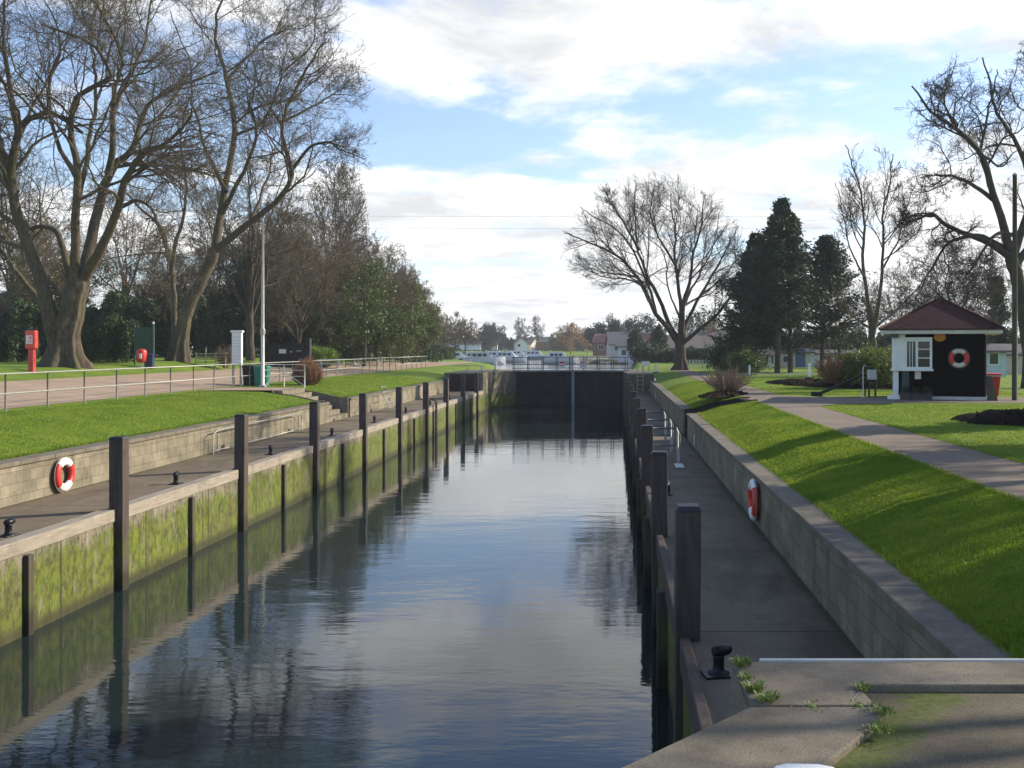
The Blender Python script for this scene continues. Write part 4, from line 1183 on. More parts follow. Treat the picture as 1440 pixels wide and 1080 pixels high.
# ------------------------------------------------------------------ railing and things on the left
def gz(x, y): return float(T(x, y))
fx = -16.8
fe = empty('tubular_railing', (fx, 27.5, gz(fx, 27.5)), 0, 'long grey two-bar tubular railing between the left bank and the gravel drive', 'railing')
z0 = gz(fx, 27.5)
ys = [23.4+2.05*k for k in range(0, 33)]
GAP = (44.6, 47.2)
for y in ys:
    b = MB(); b.tube([(0,y-27.5,-0.1),(0,y-27.5,1.05)], 0.026, 8); b.build('rail_post', M['oldgalv'], fe, 0, True)
for z in (0.50, 1.05):
    for a, c in ((21.0, 46.0), (46.0, 90.0)):
        b = MB(); b.tube([(0,a-27.5,z),(0,c-27.5,z)], 0.024, 8); b.build('rail', M['galv'], fe, 0, True)

# little white braced gate section beside the steps
p = at(388,547,z=2.79); gx0 = p.x; gy0 = p.y
g = empty('white_gate', (-15.2, 45.9, gz(-15.2,45.9)), R(0), 'small white braced gate beside the flagpole at the top of the steps', 'gate')
b = MB()
for x in (-0.95, 0.0, 0.95): b.tube([(x,0,-0.05),(x,0,1.06)], 0.028, 8)
b.build('gate_frame', M['offwhite'], g, 0, True)
b = MB()
for z in (1.04, 0.78, 0.5): b.tube([(-0.95,0,z),(0.95,0,z)], 0.02, 6)
b.build('gate_bar', M['offwhite'], g, 0, True)
b = MB(); b.tube([(-0.95,0.0,0.05),(0,0.03,0.72),(0.95,0,0.05)], 0.02, 6); b.build('diagonal_brace', M['offwhite'], g, 0, True)

# flagpole
p = at(371,548,z=2.80)
fp = empty('flagpole', (-15.9, 45.1, gz(-15.9,45.1)), 0, 'tall slim white pole rising beside the brown bush on the left bank', 'pole')
b = MB(); b.tube([(0,0,-0.1),(0,0,2.6),(0.02,0,7.5)], [0.085,0.075,0.04], 12); b.build('shaft', M['offwhite'], fp, 0, True)
b = MB(); b.lathe([(0.10,2.4),(0.11,2.45),(0.11,2.62),(0.08,2.68)], n=12); b.build('collar', M['galv'], fp)
b = MB(); b.lathe([(0.02,7.5),(0.055,7.53),(0.055,7.58),(0.01,7.62)], n=10); b.build('finial', M['galv'], fp, 0, True)
b = MB(); b.box(-0.14,-0.14,-0.05,0.14,0.14,0.10); b.build('base_plate', M['galv'], fp, 0.01)

# white pillar (rounded notice pillar)
p = at(333,548,z=2.79)
wp = empty('notice_pillar', (-17.25, 45.6, gz(-17.25,45.6)), R(8), 'tall white slatted pillar standing behind the railing left of the flagpole', 'pillar')
b = MB(); b.box(-0.20,-0.16,0.95,0.22,0.16,2.45); b.build('casing', M['white'], wp, 0.02)
b = MB(); b.box(-0.25,-0.21,2.45,0.27,0.21,2.55); b.build('cap', M['white'], wp, 0.02)
b = MB(); b.box(-0.19,-0.05,-0.1,-0.11,0.05,0.95); b.box(0.12,-0.05,-0.1,0.20,0.05,0.95); b.build('leg', M['galv'], wp, 0.005)
b = MB()
for k in range(9): b.box(-0.17,-0.168,1.08+k*0.145,0.19,-0.162,1.09+k*0.145)
b.build('slat_line', M['galv'], wp)

def wheelie(loc, rz, label, m, w=0.48, h=0.95, group='bins beside the white pillar'):
    r_ = empty('litter_bin', loc, rz, label, 'bin', group)
    b = MB(); q = [(-w/2*.88,-w/2*.8),(w/2*.88,-w/2*.8),(w/2*.88,w/2*.8),(-w/2*.88,w/2*.8)]; q2 = [(-w/2,-w/2),(w/2,-w/2),(w/2,w/2),(-w/2,w/2)]
    b.prism(q, 0, h*0.92, None, q2); b.build('body', m, r_, 0.02)
    b = MB(); b.prism([(-w/2-.02,-w/2-.03),(w/2+.02,-w/2-.03),(w/2+.02,w/2+.02),(-w/2-.02,w/2+.02)], h*0.92, h, None, [(-w/2+.02,-w/2+.02),(w/2-.02,-w/2+.02),(w/2-.02,w/2-.02),(-w/2+.02,w/2-.02)]); b.build('lid', m, r_, 0.01)
    b = MB(); b.tube([(-w/2+.05,w/2+.04,h*.9),(w/2-.05,w/2+.04,h*.9)], 0.015, 6); b.build('handle', M['black'], r_)
    return r_
wheelie((-16.35,46.3,gz(-16.35,46.3)), R(5), 'green bin standing between the white pillar and the flagpole', M['greenbin'], 0.62, 0.95)
wheelie((-17.0,46.6,gz(-17.0,46.6)), R(-5), 'black bin close to the white pillar', M['black'], 0.55, 0.95)

# brown bush at the head of the steps
twiggy_bush('bush', 'rounded reddish brown twiggy bush at the head of the left steps', (-14.95,48.6,gz(-14.9,48.6)), 0.62, 1.2, 'twig_red', 101, 230, dens=(8,5), tip=0.005, bs=0.55)

# red lifebuoy cabinet on post
p = at(45,517,Y=45); zb = gz(p.x, 45)
lc = empty('lifebuoy_cabinet', (p.x,45,zb), R(-12), 'bright red lifebuoy cabinet on a red post at the far left', 'cabinet')
b = MB(); b.box(-0.13,-0.09,-0.1,0.13,0.09,1.08); b.build('post', M['red'], lc, 0.015)
pr = [(-0.27,-0.14),(0.27,-0.14),(0.27,0.10),(-0.27,0.10)]
b = MB(); b.box(-0.27,-0.14,1.02,0.27,0.10,1.86); b.build('housing', M['redbright'], lc, 0.07, False, 4)
b = MB(); b.box(-0.02,-0.152,1.25,0.15,-0.1415,1.64); b.build('label_panel', M['palewall'], lc)
b = MB(); b.box(-0.17,-0.152,1.25,-0.05,-0.1415,1.64); b.build('label_panel', M['palewall'], lc)
b = MB(); b.box(0.02,-0.158,1.48,0.11,-0.1525,1.58); b.box(0.03,-0.158,1.30,0.05,-0.1525,1.44); b.box(0.08,-0.158,1.30,0.10,-0.1525,1.44); b.build('pictogram', M['redbright'], lc)
# green notice board, bins
Yn = 56.0
p = at(204,513,Y=Yn); zb = gz(p.x, Yn)
nb_ = empty('notice_board', (p.x,Yn,zb), R(6), 'dark green notice board on posts beside the clipped hedge', 'notice board')
b = MB(); b.box(-0.52,-0.04,0.75,0.36,0.04,2.2); b.build('panel', M['darkgreen'], nb_, 0.01)
for x, m in ((-0.55,'darkgreen'),(0.44,'galv')):
    b = MB(); b.tube([(x,0,-0.1),(x,0,2.38)], 0.045 if m == 'darkgreen' else 0.07, 8); b.build('post', M[m if m == 'darkgreen' else 'darkgreen'], nb_)
b = MB(); b.lathe([(0.05,2.38),(0.075,2.42),(0.06,2.50),(0.02,2.53)], (0.44,0,0), 10); b.build('finial', M['offwhite'], nb_, 0, True)
p = at(199,514,Y=55); zb = gz(p.x, 55)
rb = empty('litter_bin', (p.x,55,zb), 0, 'small round red bin with white label on a short stem before the notice board', 'bin')
b = MB(); b.lathe([(0.16,0.30),(0.24,0.36),(0.27,0.55),(0.28,0.85),(0.25,0.98),(0.12,1.05)], n=16); b.build('drum', M['red'], rb, 0, True)
b = MB(); b.box(0.0,-0.292,0.52,0.13,-0.262,0.80); b.build('label_panel', M['white'], rb)
b = MB(); b.tube([(0,0,-0.05),(0,0,0.32)], 0.05, 8); b.build('stem', M['offwhite'], rb)
p = at(210,515,Y=55.3); zb = gz(p.x, 55.3)
wheelie((p.x,55.3,zb), R(10), 'dark navy bin beside the small round red bin', M['bluebin'], 0.46, 0.80, 'bins by the notice board')

# timber trellis / stacked rails among the trees
p = at(297,507,Y=62); zb = gz(p.x, 62)
tr = empty('rustic_fence', (p.x,62,zb), R(4), 'low rustic pale timber fence between the leaning tree and the white pillar', 'fence')
for x in (-0.95,-0.35,0.25,0.85):
    b = MB(); b.tube([(x,0,-0.1),(x+0.03,0,1.25 if x==-0.35 else 0.95)], 0.035, 6); b.build('post', M['wood_pale'], tr)
for k, z in enumerate((0.18,0.36,0.54,0.72,0.88)):
    b = MB(); b.tube([(-1.0,0.05,z+0.03*((k*7)%3-1)),(0,0.06,z),(0.95,0.05,z+0.05*((k*5)%3-1))], 0.035, 6); b.build('rail', M['wood_pale'], tr)
twiggy_bush('bush', 'brown leggy bush against the low rustic fence', (p.x+0.7,62.5,zb), 0.8, 1.35, 'twig_brown', 102, 60, tip=0.008)

# dark gate/fence with white sign
p = at(402,507,Y=72); zb = gz(p.x, 72)
df = empty('boarded_fence', (p.x,72,zb), R(4), 'black boarded fence and gate under the brown trees, with a white sign', 'fence')
for k in range(18):
    b = MB(); b.box(-1.75+k*0.19,-0.02,0,-1.75+k*0.19+0.18,0.02,1.75+0.02*((k*7)%3)); b.build('board', M['black'], df)
for x in (-1.8, 0.4, 1.72):
    b = MB(); b.box(x-0.05,0.022,0,x+0.05,0.12,2.1); b.build('post', M['galv'] if x > 1.5 else M['black'], df)
b = MB(); b.box(-0.48,-0.045,1.02,0.02,-0.022,1.33); b.build('sign_board', M['palewall'], df, 0.004)
b = MB(); b.box(0.30,-0.045,1.10,0.45,-0.022,1.18); b.box(0.75,-0.045,1.18,1.12,-0.022,1.23); b.build('small_plate', M['offwhite'], df)

# picnic tables
def picnic(px, py, Y, label, rz, first=None):
    p = at(px, py, Y=Y); zb = gz(p.x, Y)
    if first:
        return copy_thing(first, (p.x,Y,zb), rz, label)
    t_ = empty('picnic_table', (p.x,Y,zb), rz, label, 'table', 'white picnic tables on the grass strip')
    b = MB()
    for k in range(5): b.box(-0.85,-0.36+k*0.15,0.72,0.85,-0.36+k*0.15+0.135,0.76)
    b.build('tabletop', M['offwhite'], t_, 0.004)
    for s_ in (-1,1):
        b = MB(); b.box(-0.85,s_*0.72-0.13,0.42,0.85,s_*0.72+0.13,0.46); b.build('seat', M['offwhite'], t_, 0.004)
    for x in (-0.6,0.6):
        for s_ in (-1,1):
            b = MB(); b.tube([(x,s_*0.75,0),(x,s_*0.22,0.72)], 0.035, 6); b.build('leg', M['offwhite'], t_)
        b = MB(); b.box(x-0.03,-0.8,0.36,x+0.03,0.8,0.42); b.build('cross_beam', M['offwhite'], t_)
    return t_
pt = picnic(463,0,72,'first white picnic table right of the bright green bush',R(25))
picnic(491,0,76,'second white picnic table right of the bright green bush',R(-10),pt)
picnic(522,0,84,'third white picnic table, before the ivy-green undergrowth',R(15),pt)
picnic(545,0,90,'rightmost and farthest white picnic table on the left grass strip',R(30),pt)

# house at far left
def house(name, loc, rz, w, d, hw, hr, wm_, rm, label, hip=False, windows=(), door=None, chimney=None, gableface=False, group=None, cat='house'):
    h = empty(name, loc, rz, label, cat, group)
    b = MB(); b.box(-w/2,-d/2,-0.5,w/2,d/2,hw)
    if not hip:
        if gableface: b.add([(-w/2,-d/2,hw),(w/2,-d/2,hw),(0,-d/2,hw+hr),(-w/2,d/2,hw),(w/2,d/2,hw),(0,d/2,hw+hr)], [(0,1,2),(3,5,4)])
        else: b.add([(-w/2,-d/2,hw),(-w/2,d/2,hw),(-w/2,0,hw+hr),(w/2,-d/2,hw),(w/2,d/2,hw),(w/2,0,hw+hr)], [(0,2,1),(3,4,5)])
    b.build('wall', wm_, h)
    e = 0.35; b = MB(); th = 0.14
    if hip:
        r0 = min(w, d)/2*0.98; ix = max(0.02, w/2-r0); iy = max(0.02, d/2-r0)
        o1 = [(-w/2-e,-d/2-e),(w/2+e,-d/2-e),(w/2+e,d/2+e),(-w/2-e,d/2+e)]; o2 = [(-ix,-iy),(ix,-iy),(ix,iy),(-ix,iy)]
        b.prism(o1, hw+0.004, hw+th); b.prism([(x*.99,y*.99) for x,y in o1], hw+th+0.001, hw+hr, None, o2)
    elif gableface:
        s_ = hr/(w/2); zz0 = hw-e*s_
        for sg in (-1, 1):
            vs = [(sg*(w/2+e),-d/2-e,zz0),(0,-d/2-e,hw+hr),(0,d/2+e,hw+hr),(sg*(w/2+e),d/2+e,zz0)]
            b.add(vs+[(x,y,z+th) for x,y,z in vs], [(0,1,2,3),(7,6,5,4),(0,4,5,1),(1,5,6,2),(2,6,7,3),(3,7,4,0)])
    else:
        s_ = hr/(d/2); zz0 = hw-e*s_
        for sg in (-1, 1):
            vs = [(-w/2-e,sg*(d/2+e),zz0),(-w/2-e,0,hw+hr),(w/2+e,0,hw+hr),(w/2+e,sg*(d/2+e),zz0)]
            b.add(vs+[(x,y,z+th) for x,y,z in vs], [(0,1,2,3),(7,6,5,4),(0,4,5,1),(1,5,6,2),(2,6,7,3),(3,7,4,0)])
    rf = b.build('roof', rm, h)
    if chimney is not None:
        b = MB(); b.box(chimney-0.3,-0.3,hw+hr*0.5,chimney+0.3,0.3,hw+hr+0.8); b.build('chimney', M['brick'], rf)
    for (x, z, ww, hh) in windows:
        b = MB(); b.box(x-ww/2,-d/2-0.05,z,x+ww/2,-d/2-0.003,z+hh); wn = b.build('window', M['white'], h)
        b = MB()
        n_ = max(1, int(ww/0.6))
        for k in range(n_):
            a0 = x-ww/2+0.06+k*(ww-0.06)/n_; b.box(a0,-d/2-0.065,z+0.07,a0+(ww-0.06)/n_-0.06,-d/2-0.051,z+hh-0.07)
        b.build('pane', M['glass'], wn)
    if door is not None:
        b = MB(); b.box(door-0.45,-d/2-0.05,0,door+0.45,-d/2-0.003,2.0); b.build('door', M['bluehull'], h)
    return h
p = at(8,500,Y=82)
house('brick_house', (p.x,82,3.7), R(-25), 7.5, 6, 2.6, 2.7, M['brick'], M['brownroof'], 'low brick house with brown roof showing at the far left behind the hedge', False, [(-1.5,1.0,1.4,1.0),(1.6,1.0,1.4,1.0)], None, 1.8)

# ------------------------------------------------------------------ lockside fittings
def make_bollard(label, group):
    r_ = empty('mooring_bollard', (0,0,0), 0, label, 'bollard', group)
    # a squat post with a short cross head
    b = MB(); b.lathe([(0.10,0),(0.10,0.025),(0.06,0.035),(0.05,0.07),(0.05,0.16),(0.06,0.18)], n=14); b.build('pedestal', M['black'], r_, 0, True)
    b = MB(); pts = [(-0.06,0,0.20),(-0.05,0,0.205),(0,0,0.21),(0.09,0,0.225),(0.12,0,0.23)]; b.tube(pts, [0.02,0.045,0.055,0.045,0.02], 12); b.build('head', M['black'], r_, 0, True)
    b = MB(); b.box(-0.14,-0.11,-0.01,0.14,0.11,0.018); b.build('base_plate', M['black'], r_, 0.005)
    return r_
bl = make_bollard('nearest black mooring bollard on the left path, at the left picture edge', 'black bollards along the lockside')
bl.location = (-9.85, 16.2, LEV_PATH); bl.rotation_euler = (0,0,R(75)); bl.scale = (1.05,1.05,1.05)
for k in range(1, 8):
    copy_thing(bl, (-9.85, 16.2+6.2*k, LEV_PATH), R(75+5*((k*3)%4)), '%s black mooring bollard from the camera along the left path' % ordn[k])
copy_thing(bl, (0.98, 9.3, LEV_PATH), R(10), 'black mooring bollard in the shade right beside the near platform corner', None, (1.05,1.05,1.05))
for k in range(1, 6):
    copy_thing(bl, (1.12, 9.35+5.7*k, LEV_PATH), R(80), '%s black mooring bollard on the shaded right path, close behind the posts' % ordn[k])

def lifebuoy(loc, rot, Rm, label, phase=0.0, rm='red', wmn='white'):
    r_ = empty('lifebuoy', loc, 0, label, 'lifebuoy')
    r_.rotation_euler = rot
    n = 48; m = 12; rt = Rm*0.235; Rc = Rm-rt
    b = MB()
    vs = [(math.cos(2*math.pi*i/n)*(Rc+rt*math.cos(2*math.pi*j/m)), rt*0.75*math.sin(2*math.pi*j/m), math.sin(2*math.pi*i/n)*(Rc+rt*math.cos(2*math.pi*j/m))) for i in range(n) for j in range(m)]
    b.v = vs
    for i in range(n):
        redq = (int(((i/n)+phase)*4) % 2 == 0)
        for j in range(m):
            b.f.append((i*m+j, ((i+1)%n)*m+j, ((i+1)%n)*m+(j+1)%m, i*m+(j+1)%m)); b.m.append(1 if redq else 0)
    b.build('ring', [M[wmn], M[rm]], r_, 0, True)
    b = MB()
    pts = [(math.cos(2*math.pi*i/32)*(Rm+0.012+0.015*abs(math.sin(4*math.pi*i/32))), 0, math.sin(2*math.pi*i/32)*(Rm+0.012+0.015*abs(math.sin(4*math.pi*i/32)))) for i in range(33)]
    b.tube(pts, 0.008, 5, False); b.build('grab_rope', M['rope'], r_)
    return r_
lifebuoy((-11.64, 21.1, 1.86), (0,0,R(90)), 0.36, 'red and white lifebuoy hanging on the sunlit left retaining wall', 0.13)
lifebuoy((2.40, 17.1, 1.93), (0,0,R(-90)), 0.36, 'red and white lifebuoy hanging on the shaded right retaining wall', 0.13)

# boarding gangway frame along the left wall, ladders
r_ = empty('wall_handrail', (-11.5, 32.2, LEV_PATH), 0, 'long galvanised handrail frame standing against the left wall before the steps', 'handrail')
b = MB(); b.tube([(0,-3.6,0),(0,-3.6,0.58),(0,-3.3,0.68),(0,4.2,0.68),(0,4.5,0.6),(0,4.5,0)], 0.018, 8); b.build('top_rail', M['galv'], r_, 0, True)
b = MB(); b.tube([(0,-3.5,0.1),(0,4.4,0.1)], 0.02, 6); b.build('bottom_rail', M['galv'], r_, 0, True)
b = MB(); b.tube([(0,-3.3,0.0),(0,-3.3,0.55)], 0.02, 6); b.tube([(0,4.1,0.0),(0,4.1,0.6)], 0.02, 6); b.build('upright', M['galv'], r_)
def ladder(loc, rz, h, w, label, lean=0.25, n=6):
    l_ = empty('steel_ladder', loc, rz, label, 'ladder', 'ladders on the lockside walls')
    for s_ in (-w/2, w/2):
        b = MB(); b.tube([(s_,-lean,0),(s_,0.0,h)], 0.022, 6); b.build('stile', M['galv'], l_, 0, True)
    for k in range(n):
        f = (k+0.6)/n; b = MB(); b.tube([(-w/2,-lean*(1-f),h*f),(w/2,-lean*(1-f),h*f)], 0.015, 5); b.build('rung', M['galv'], l_)
    return l_
l_ = ladder((-11.45,49.3,LEV_PATH), R(90), 1.25, 1.1, 'pale ladder leaning on the sunlit left retaining wall beyond the steps', 0.5, 5)
# fold-down walkway hoops on right path
r_ = empty('guard_frame', (1.1, 26.2, LEV_PATH), 0, 'galvanised guard frame across the shaded right path beyond the fourth post', 'handrail')
for y, nm in ((0,'near'),(3.1,'middle'),(6.6,'far')):
    b = MB(); b.tube([(-0.1,y,0.95),(0.55,y,0.95)], 0.024, 8); b.tube([(-0.1,y,0.5),(0.55,y,0.5)], 0.02, 8); b.build('cross_bar', M['gaterail'], r_, 0, True)
    b = MB(); b.tube([(0.58,y-0.1,0),(0.58,y-0.05,0.85),(0.55,y+0.05,0.96),(0.66,y+0.4,0.75),(0.66,y+0.5,0)], 0.024, 8); b.build('upright', M['galv'], r_, 0, True)
b = MB(); b.box(0.48,-0.95,0.01,0.70,-0.2,0.05); b.build('foot_plate', M['offwhite'], r_, 0.01)
# rail on the end wall right
r_ = empty('grab_rail', (1.6, 67.8, LEV_PATH), 0, 'tall galvanised ladder rail at the far end wall of the right path', 'handrail')
b = MB()
for x in (0, 0.4): b.tube([(x,0,0),(x,-0.05,1.9)], 0.028, 6)
for z in np.arange(0.3,1.4,0.28): b.tube([(0,-0.03,z),(0.4,-0.03,z)], 0.015, 5)
b.build('upright', M['galv'], r_)
# pale marks on right wall
for y, lab in ((58.5,'small white depth marker plate on the far part of the right retaining wall'),(30.2,'short pale mooring cleat plate at the foot of the right retaining wall before the steps')):
    q = empty('marker_plate', (2.47,y,1.75), 0, lab, 'plate')
    b = MB(); b.box(-0.035,-0.12,-0.16,-0.002,0.12,0.16); b.build('plate', M['offwhite'], q, 0.004)
    b = MB(); b.box(-0.05,-0.03,-0.03,-0.036,0.03,0.03); b.build('bolt', M['galv'], q)
# tail wall steel fence at left head
q = empty('head_railing', (-10.5,71.3,LEV_TOP), 0, 'short grey railing on top of the left lock head wall', 'railing')
b = MB()
for x in (-1.0,0,1.0): b.tube([(x,0,0),(x,0,0.5)], 0.022, 6)
b.build('post', M['galv'], q)
b = MB(); b.tube([(-1,0,0.5),(1,0,0.5)], 0.022, 6); b.build('rail', M['galv'], q)
# white posts on the heads
def white_post(loc, h, w, label):
    q = empty('white_post', loc, 0, label, 'post', 'small white posts on the lawn and lock head')
    b = MB(); b.box(-w/2,-w/2,-0.05,w/2,w/2,h); b.build('shaft', M['white'], q, 0.012)
    b = MB(); b.prism([(-w/2-.015,-w/2-.015),(w/2+.015,-w/2-.015),(w/2+.015,w/2+.015),(-w/2-.015,w/2+.015)], h, h+0.05, None, [(-w/4,-w/4),(w/4,-w/4),(w/4,w/4),(-w/4,w/4)]); b.build('cap', M['white'], q)
    b = MB(); b.lathe([(w*1.3,-0.02),(w*1.2,0.05),(w*0.8,0.06)], n=12); b.build('foot', M['black'], q)
    return q
for px, py, h, w, lab in ((1054,529,0.65,0.11,'short white post on the lawn left of the dark soil bed'),(1138,532,0.92,0.13,'taller white post on the lawn behind the dark soil bed'),(922,524,0.52,0.17,'stubby white post beside the right end of the gates'),(697,521,0.62,0.2,'stubby white post beside the left end of the gates'),(678,523,0.4,0.15,'low white post on the left lock head near the wing wall')):
    p = at(px, py, z=2.79); white_post((p.x,p.y,gz(p.x,p.y) if p.y > 83 or px > 1000 else LEV_TOP), h*p.y/62 if px>1000 else h, w, lab)

# sign box on a pole
p = at(995,521,z=2.79); Yp = min(p.y, 78); p = at(995,521,Y=78)
q = empty('pole_sign', (p.x,78,2.78), 0, 'white box sign on a thin pole right of the fan-shaped tree', 'sign')
b = MB(); b.tube([(0,0,-0.1),(0,0,1.75)], 0.035, 8); b.build('pole', M['galv'], q)
b = MB(); b.box(-0.17,-0.1,1.72,0.17,0.1,2.2); b.build('box', M['white'], q, 0.02)
b = MB(); b.box(-0.10,-0.112,1.80,0.10,-0.1015,2.1); b.build('panel', M['offwhite'], q)
# notice by gate right
p = at(908,517,Y=79)
q = empty('small_notice', (p.x,79,LEV_TOP), 0, 'small white notice board on short legs at the right end of the gates', 'sign')
b = MB(); b.box(-0.33,-0.03,0.35,0.33,0.03,0.72); b.build('board', M['white'], q, 0.006)
b = MB(); b.box(-0.28,-0.025,0,-0.22,0.025,0.35); b.box(0.22,-0.025,0,0.28,0.025,0.35); b.build('leg', M['galv'], q)

# ------------------------------------------------------------------ lawn at right: beds, bushes, hut
def soil_bed(label, cx_, cy_, rx, ry, rot, h, seed):
    rng = np.random.default_rng(seed); n = 46; m = 16
    V = [(0,0,h)]; F = []
    for i in range(1, m+1):
        for j in range(n):
            an = 2*math.pi*j/n; f = i/m; wob = 1+0.06*math.sin(3*an+seed)+0.04*math.sin(7*an)
            z = h*(1-f**3)+(rng.normal()*0.045 if i < m else -0.02)
            V.append((math.cos(an)*rx*f*wob+rng.normal()*0.02, math.sin(an)*ry*f*wob+rng.normal()*0.02, z))
    tri = [(0, 1+j, 1+(j+1)%n, 1+(j+1)%n) for j in range(n)]
    for i in range(m-1):
        for j in range(n):
            F.append((1+i*n+j, 1+(i+1)*n+j, 1+(i+1)*n+(j+1)%n, 1+i*n+(j+1)%n))
    b = MB(); b.v = V; b.f = [(0,1+j,1+(j+1)%n) for j in range(n)]+F; b.m = [0]*len(b.f)
    o = b.build('soil_bed', M['soil'], None, 0, True); o.location = (cx_,cy_,2.78); o.rotation_euler = (0,0,rot)
    c = V; 
    # clods
    bc = MB()
    for k in range(130):
        an = rng.uniform(0,6.28); f = math.sqrt(rng.uniform(0,0.96)); r0 = rng.uniform(0.02,0.07)
        x = math.cos(an)*rx*f; y = math.sin(an)*ry*f; z = h*(1-f**3)+r0*0.2
        vs = [(x+dx*r0*rng.uniform(.7,1.3), y+dy*r0*rng.uniform(.7,1.3), z+dz*r0*rng.uniform(.7,1.3)) for dx,dy,dz in ((1,0,0),(0,1,0),(-1,0,0),(0,-1,0),(0,0,1),(0,0,-1))]
        bc.add(vs, [(0,1,4),(1,2,4),(2,3,4),(3,0,4),(1,0,5),(2,1,5),(3,2,5),(0,3,5)])
    tag(bc.build('clods', M['soil'], o), kind='stuff')
    tag(o, label, 'flower bed')
soil_bed('long dark bare soil bed on the lawn behind the footpath junction', 10.3, 46.5, 1.9, 5.0, R(24), 0.25, 3)
soil_bed('dark mounded soil bed on the lawn in front of the hut, at right edge', 11.1, 23.4, 2.9, 2.1, R(-15), 0.30, 4)
soil_bed('narrow strip of dark soil around the twiggy bush by the right steps', 4.1, 37.2, 0.55, 2.0, R(-28), 0.1, 5).__class__
twiggy_bush('bush', 'pale pinkish twiggy bush beside the footpath on the right bank', (4.35,38.2,2.74), 1.05, 1.05, 'twig_pink', 111, 90, dens=(6,5), tip=0.0045)
p = at(1173,535,z=2.79); twiggy_bush('bush', 'low reddish bush behind the long soil bed', (p.x,p.y-8,2.78), 0.75, 0.85, 'twig_red', 112, 110, dens=(6,5), tip=0.008)
leafy_bush('bush', 'large yellow-green bush growing left of the hut', (11.6,44.2,2.76), (1.65,1.5,0.95), 'shrubgreen', 113, 170, 60, 0.17, 0.06)
twiggy_bush('bush', 'reddish brown bush at the left foot of the large yellow-green bush', (10.0,44.5,2.78), 1.0, 1.35, 'twig_red', 114, 120, dens=(6,5), tip=0.007)
leafy_bush('bush', 'dark green bush at the base of the conifers behind the short white post', (8.6,66,2.76), (1.3,1.2,0.85), 'ivy', 115, 110, 60, 0.2, 0.07)
p = at(1035,523,Y=76); leafy_bush('bush', 'dark bush between the sign pole and the conifers', (p.x,76,2.76), (2.3,1.5,1.3), 'hedge', 116, 170, 60, 0.22, 0.08)

HUT = (11.55, 35.2, 2.78)
hut = empty('lock_hut', HUT, R(-18.2), 'black boarded lock keeper hut with red hipped roof and white corner window', 'hut')
b = MB(); b.box(-1.5,-1.47,-0.02,1.55,1.55,0.12); b.build('plinth', M['offwhite'], hut, 0.01)
b = MB(); b.box(-1.12,-1.40,0.12,1.42,1.45,2.24); b.build('wall', M['blackwood'], hut)
b = MB(); b.box(-1.42,-0.5,0.12,-1.122,1.45,2.24); b.build('wall', M['blackwood'], hut)
b = MB(); b.box(-1.95,-1.95,2.24,1.95,1.95,2.37); rfb = b.build('fascia', M['offwhite'], hut, 0.01)
b = MB(); b.prism([(-2.0,-2.0),(2.0,-2.0),(2.0,2.0),(-2.0,2.0)], 2.372, 2.41); b.prism([(-1.99,-1.99),(1.99,-1.99),(1.99,1.99),(-1.99,1.99)], 2.412, 3.48, None, [(-0.06,-0.06),(0.06,-0.06),(0.06,0.06),(-0.06,0.06)])
rf = b.build('roof', M['rooftile'], hut)
b = MB()
for sx, sy in ((-1,-1),(1,-1),(1,1),(-1,1)): b.tube([(sx*1.98,sy*1.98,2.43),(sx*0.05,sy*0.05,3.50)], 0.045, 8)
b.build('hip_ridge', M['rooftile'], rf, 0, True)
# corner window bay
bz0, bz1 = 1.05, 2.06
b = MB(); b.box(-1.62,-1.72,bz0-0.07,-0.22,-1.402,bz0); b.box(-1.62,-1.402,bz0-0.07,-1.43,-0.45,bz0); b.build('window_sill', M['white'], hut, 0.008)
b = MB(); b.box(-1.58,-1.66,bz0,-1.14,-1.402,2.235); b.build('corner_panel', M['white'], hut, 0.01)
b = MB(); b.box(-1.14,-1.66,bz1,-0.26,-1.402,bz1+0.07); b.build('window_head', M['white'], hut)
wn = MB()
wn.box(-1.138,-1.66,bz0+0.001,-1.08,-1.60,bz1-0.001); wn.box(-0.34,-1.66,bz0+0.001,-0.262,-1.41,bz1-0.001); wn.box(-0.80,-1.66,bz0+0.001,-0.72,-1.60,bz1-0.001)
for x0,x1 in ((-1.08,-0.80),(-0.72,-0.34)):
    for z in (bz0+0.001, bz1-0.07): wn.box(x0+0.001,-1.655,z,x1-0.001,-1.605,z+0.068)
wno = wn.build('window', M['white'], hut)
wb = MB()
for x in (-0.99,-0.90): wb.box(x-0.012,-1.645,bz0+0.07,x+0.012,-1.615,bz1-0.07)
for z in (bz0+0.36, bz0+0.66): wb.box(-0.719,-1.645,z,-0.341,-1.615,z+0.03)
wb.build('glazing_bar', M['white'], wno)
b = MB(); b.box(-1.08,-1.635,bz0+0.07,-0.80,-1.628,bz1-0.07); b.box(-0.72,-1.635,bz0+0.07,-0.34,-1.628,bz1-0.07); b.build('pane', M['glass'], wno)
wl = MB(); wl.box(-1.58,-1.40,bz0+0.001,-1.44,-1.32,2.2); wl.box(-1.58,-0.60,bz0+0.001,-1.44,-0.46,2.2); wl.box(-1.58,-1.0,bz0+0.001,-1.44,-0.94,2.2); wl.box(-1.58,-1.32,2.06,-1.44,-0.6,2.2)
wlo = wl.build('window', M['white'], hut); b = MB(); b.box(-1.54,-1.32,bz0+0.01,-1.53,-0.6,2.06); b.build('pane', M['glass'], wlo)
b = MB(); b.box(-1.55,-1.62,0.0,-1.36,-1.42,bz0-0.071); b.build('corner_post', M['white'], hut, 0.01)
b = MB(); b.box(-1.26,-1.46,0.1,-1.02,-1.405,bz0-0.09); b.build('side_panel', M['gaterail'], hut, 0.005)
b = MB(); b.box(-1.72,-1.75,-0.02,-1.30,-1.3,0.14); b.build('door_step', M['white'], hut, 0.01)
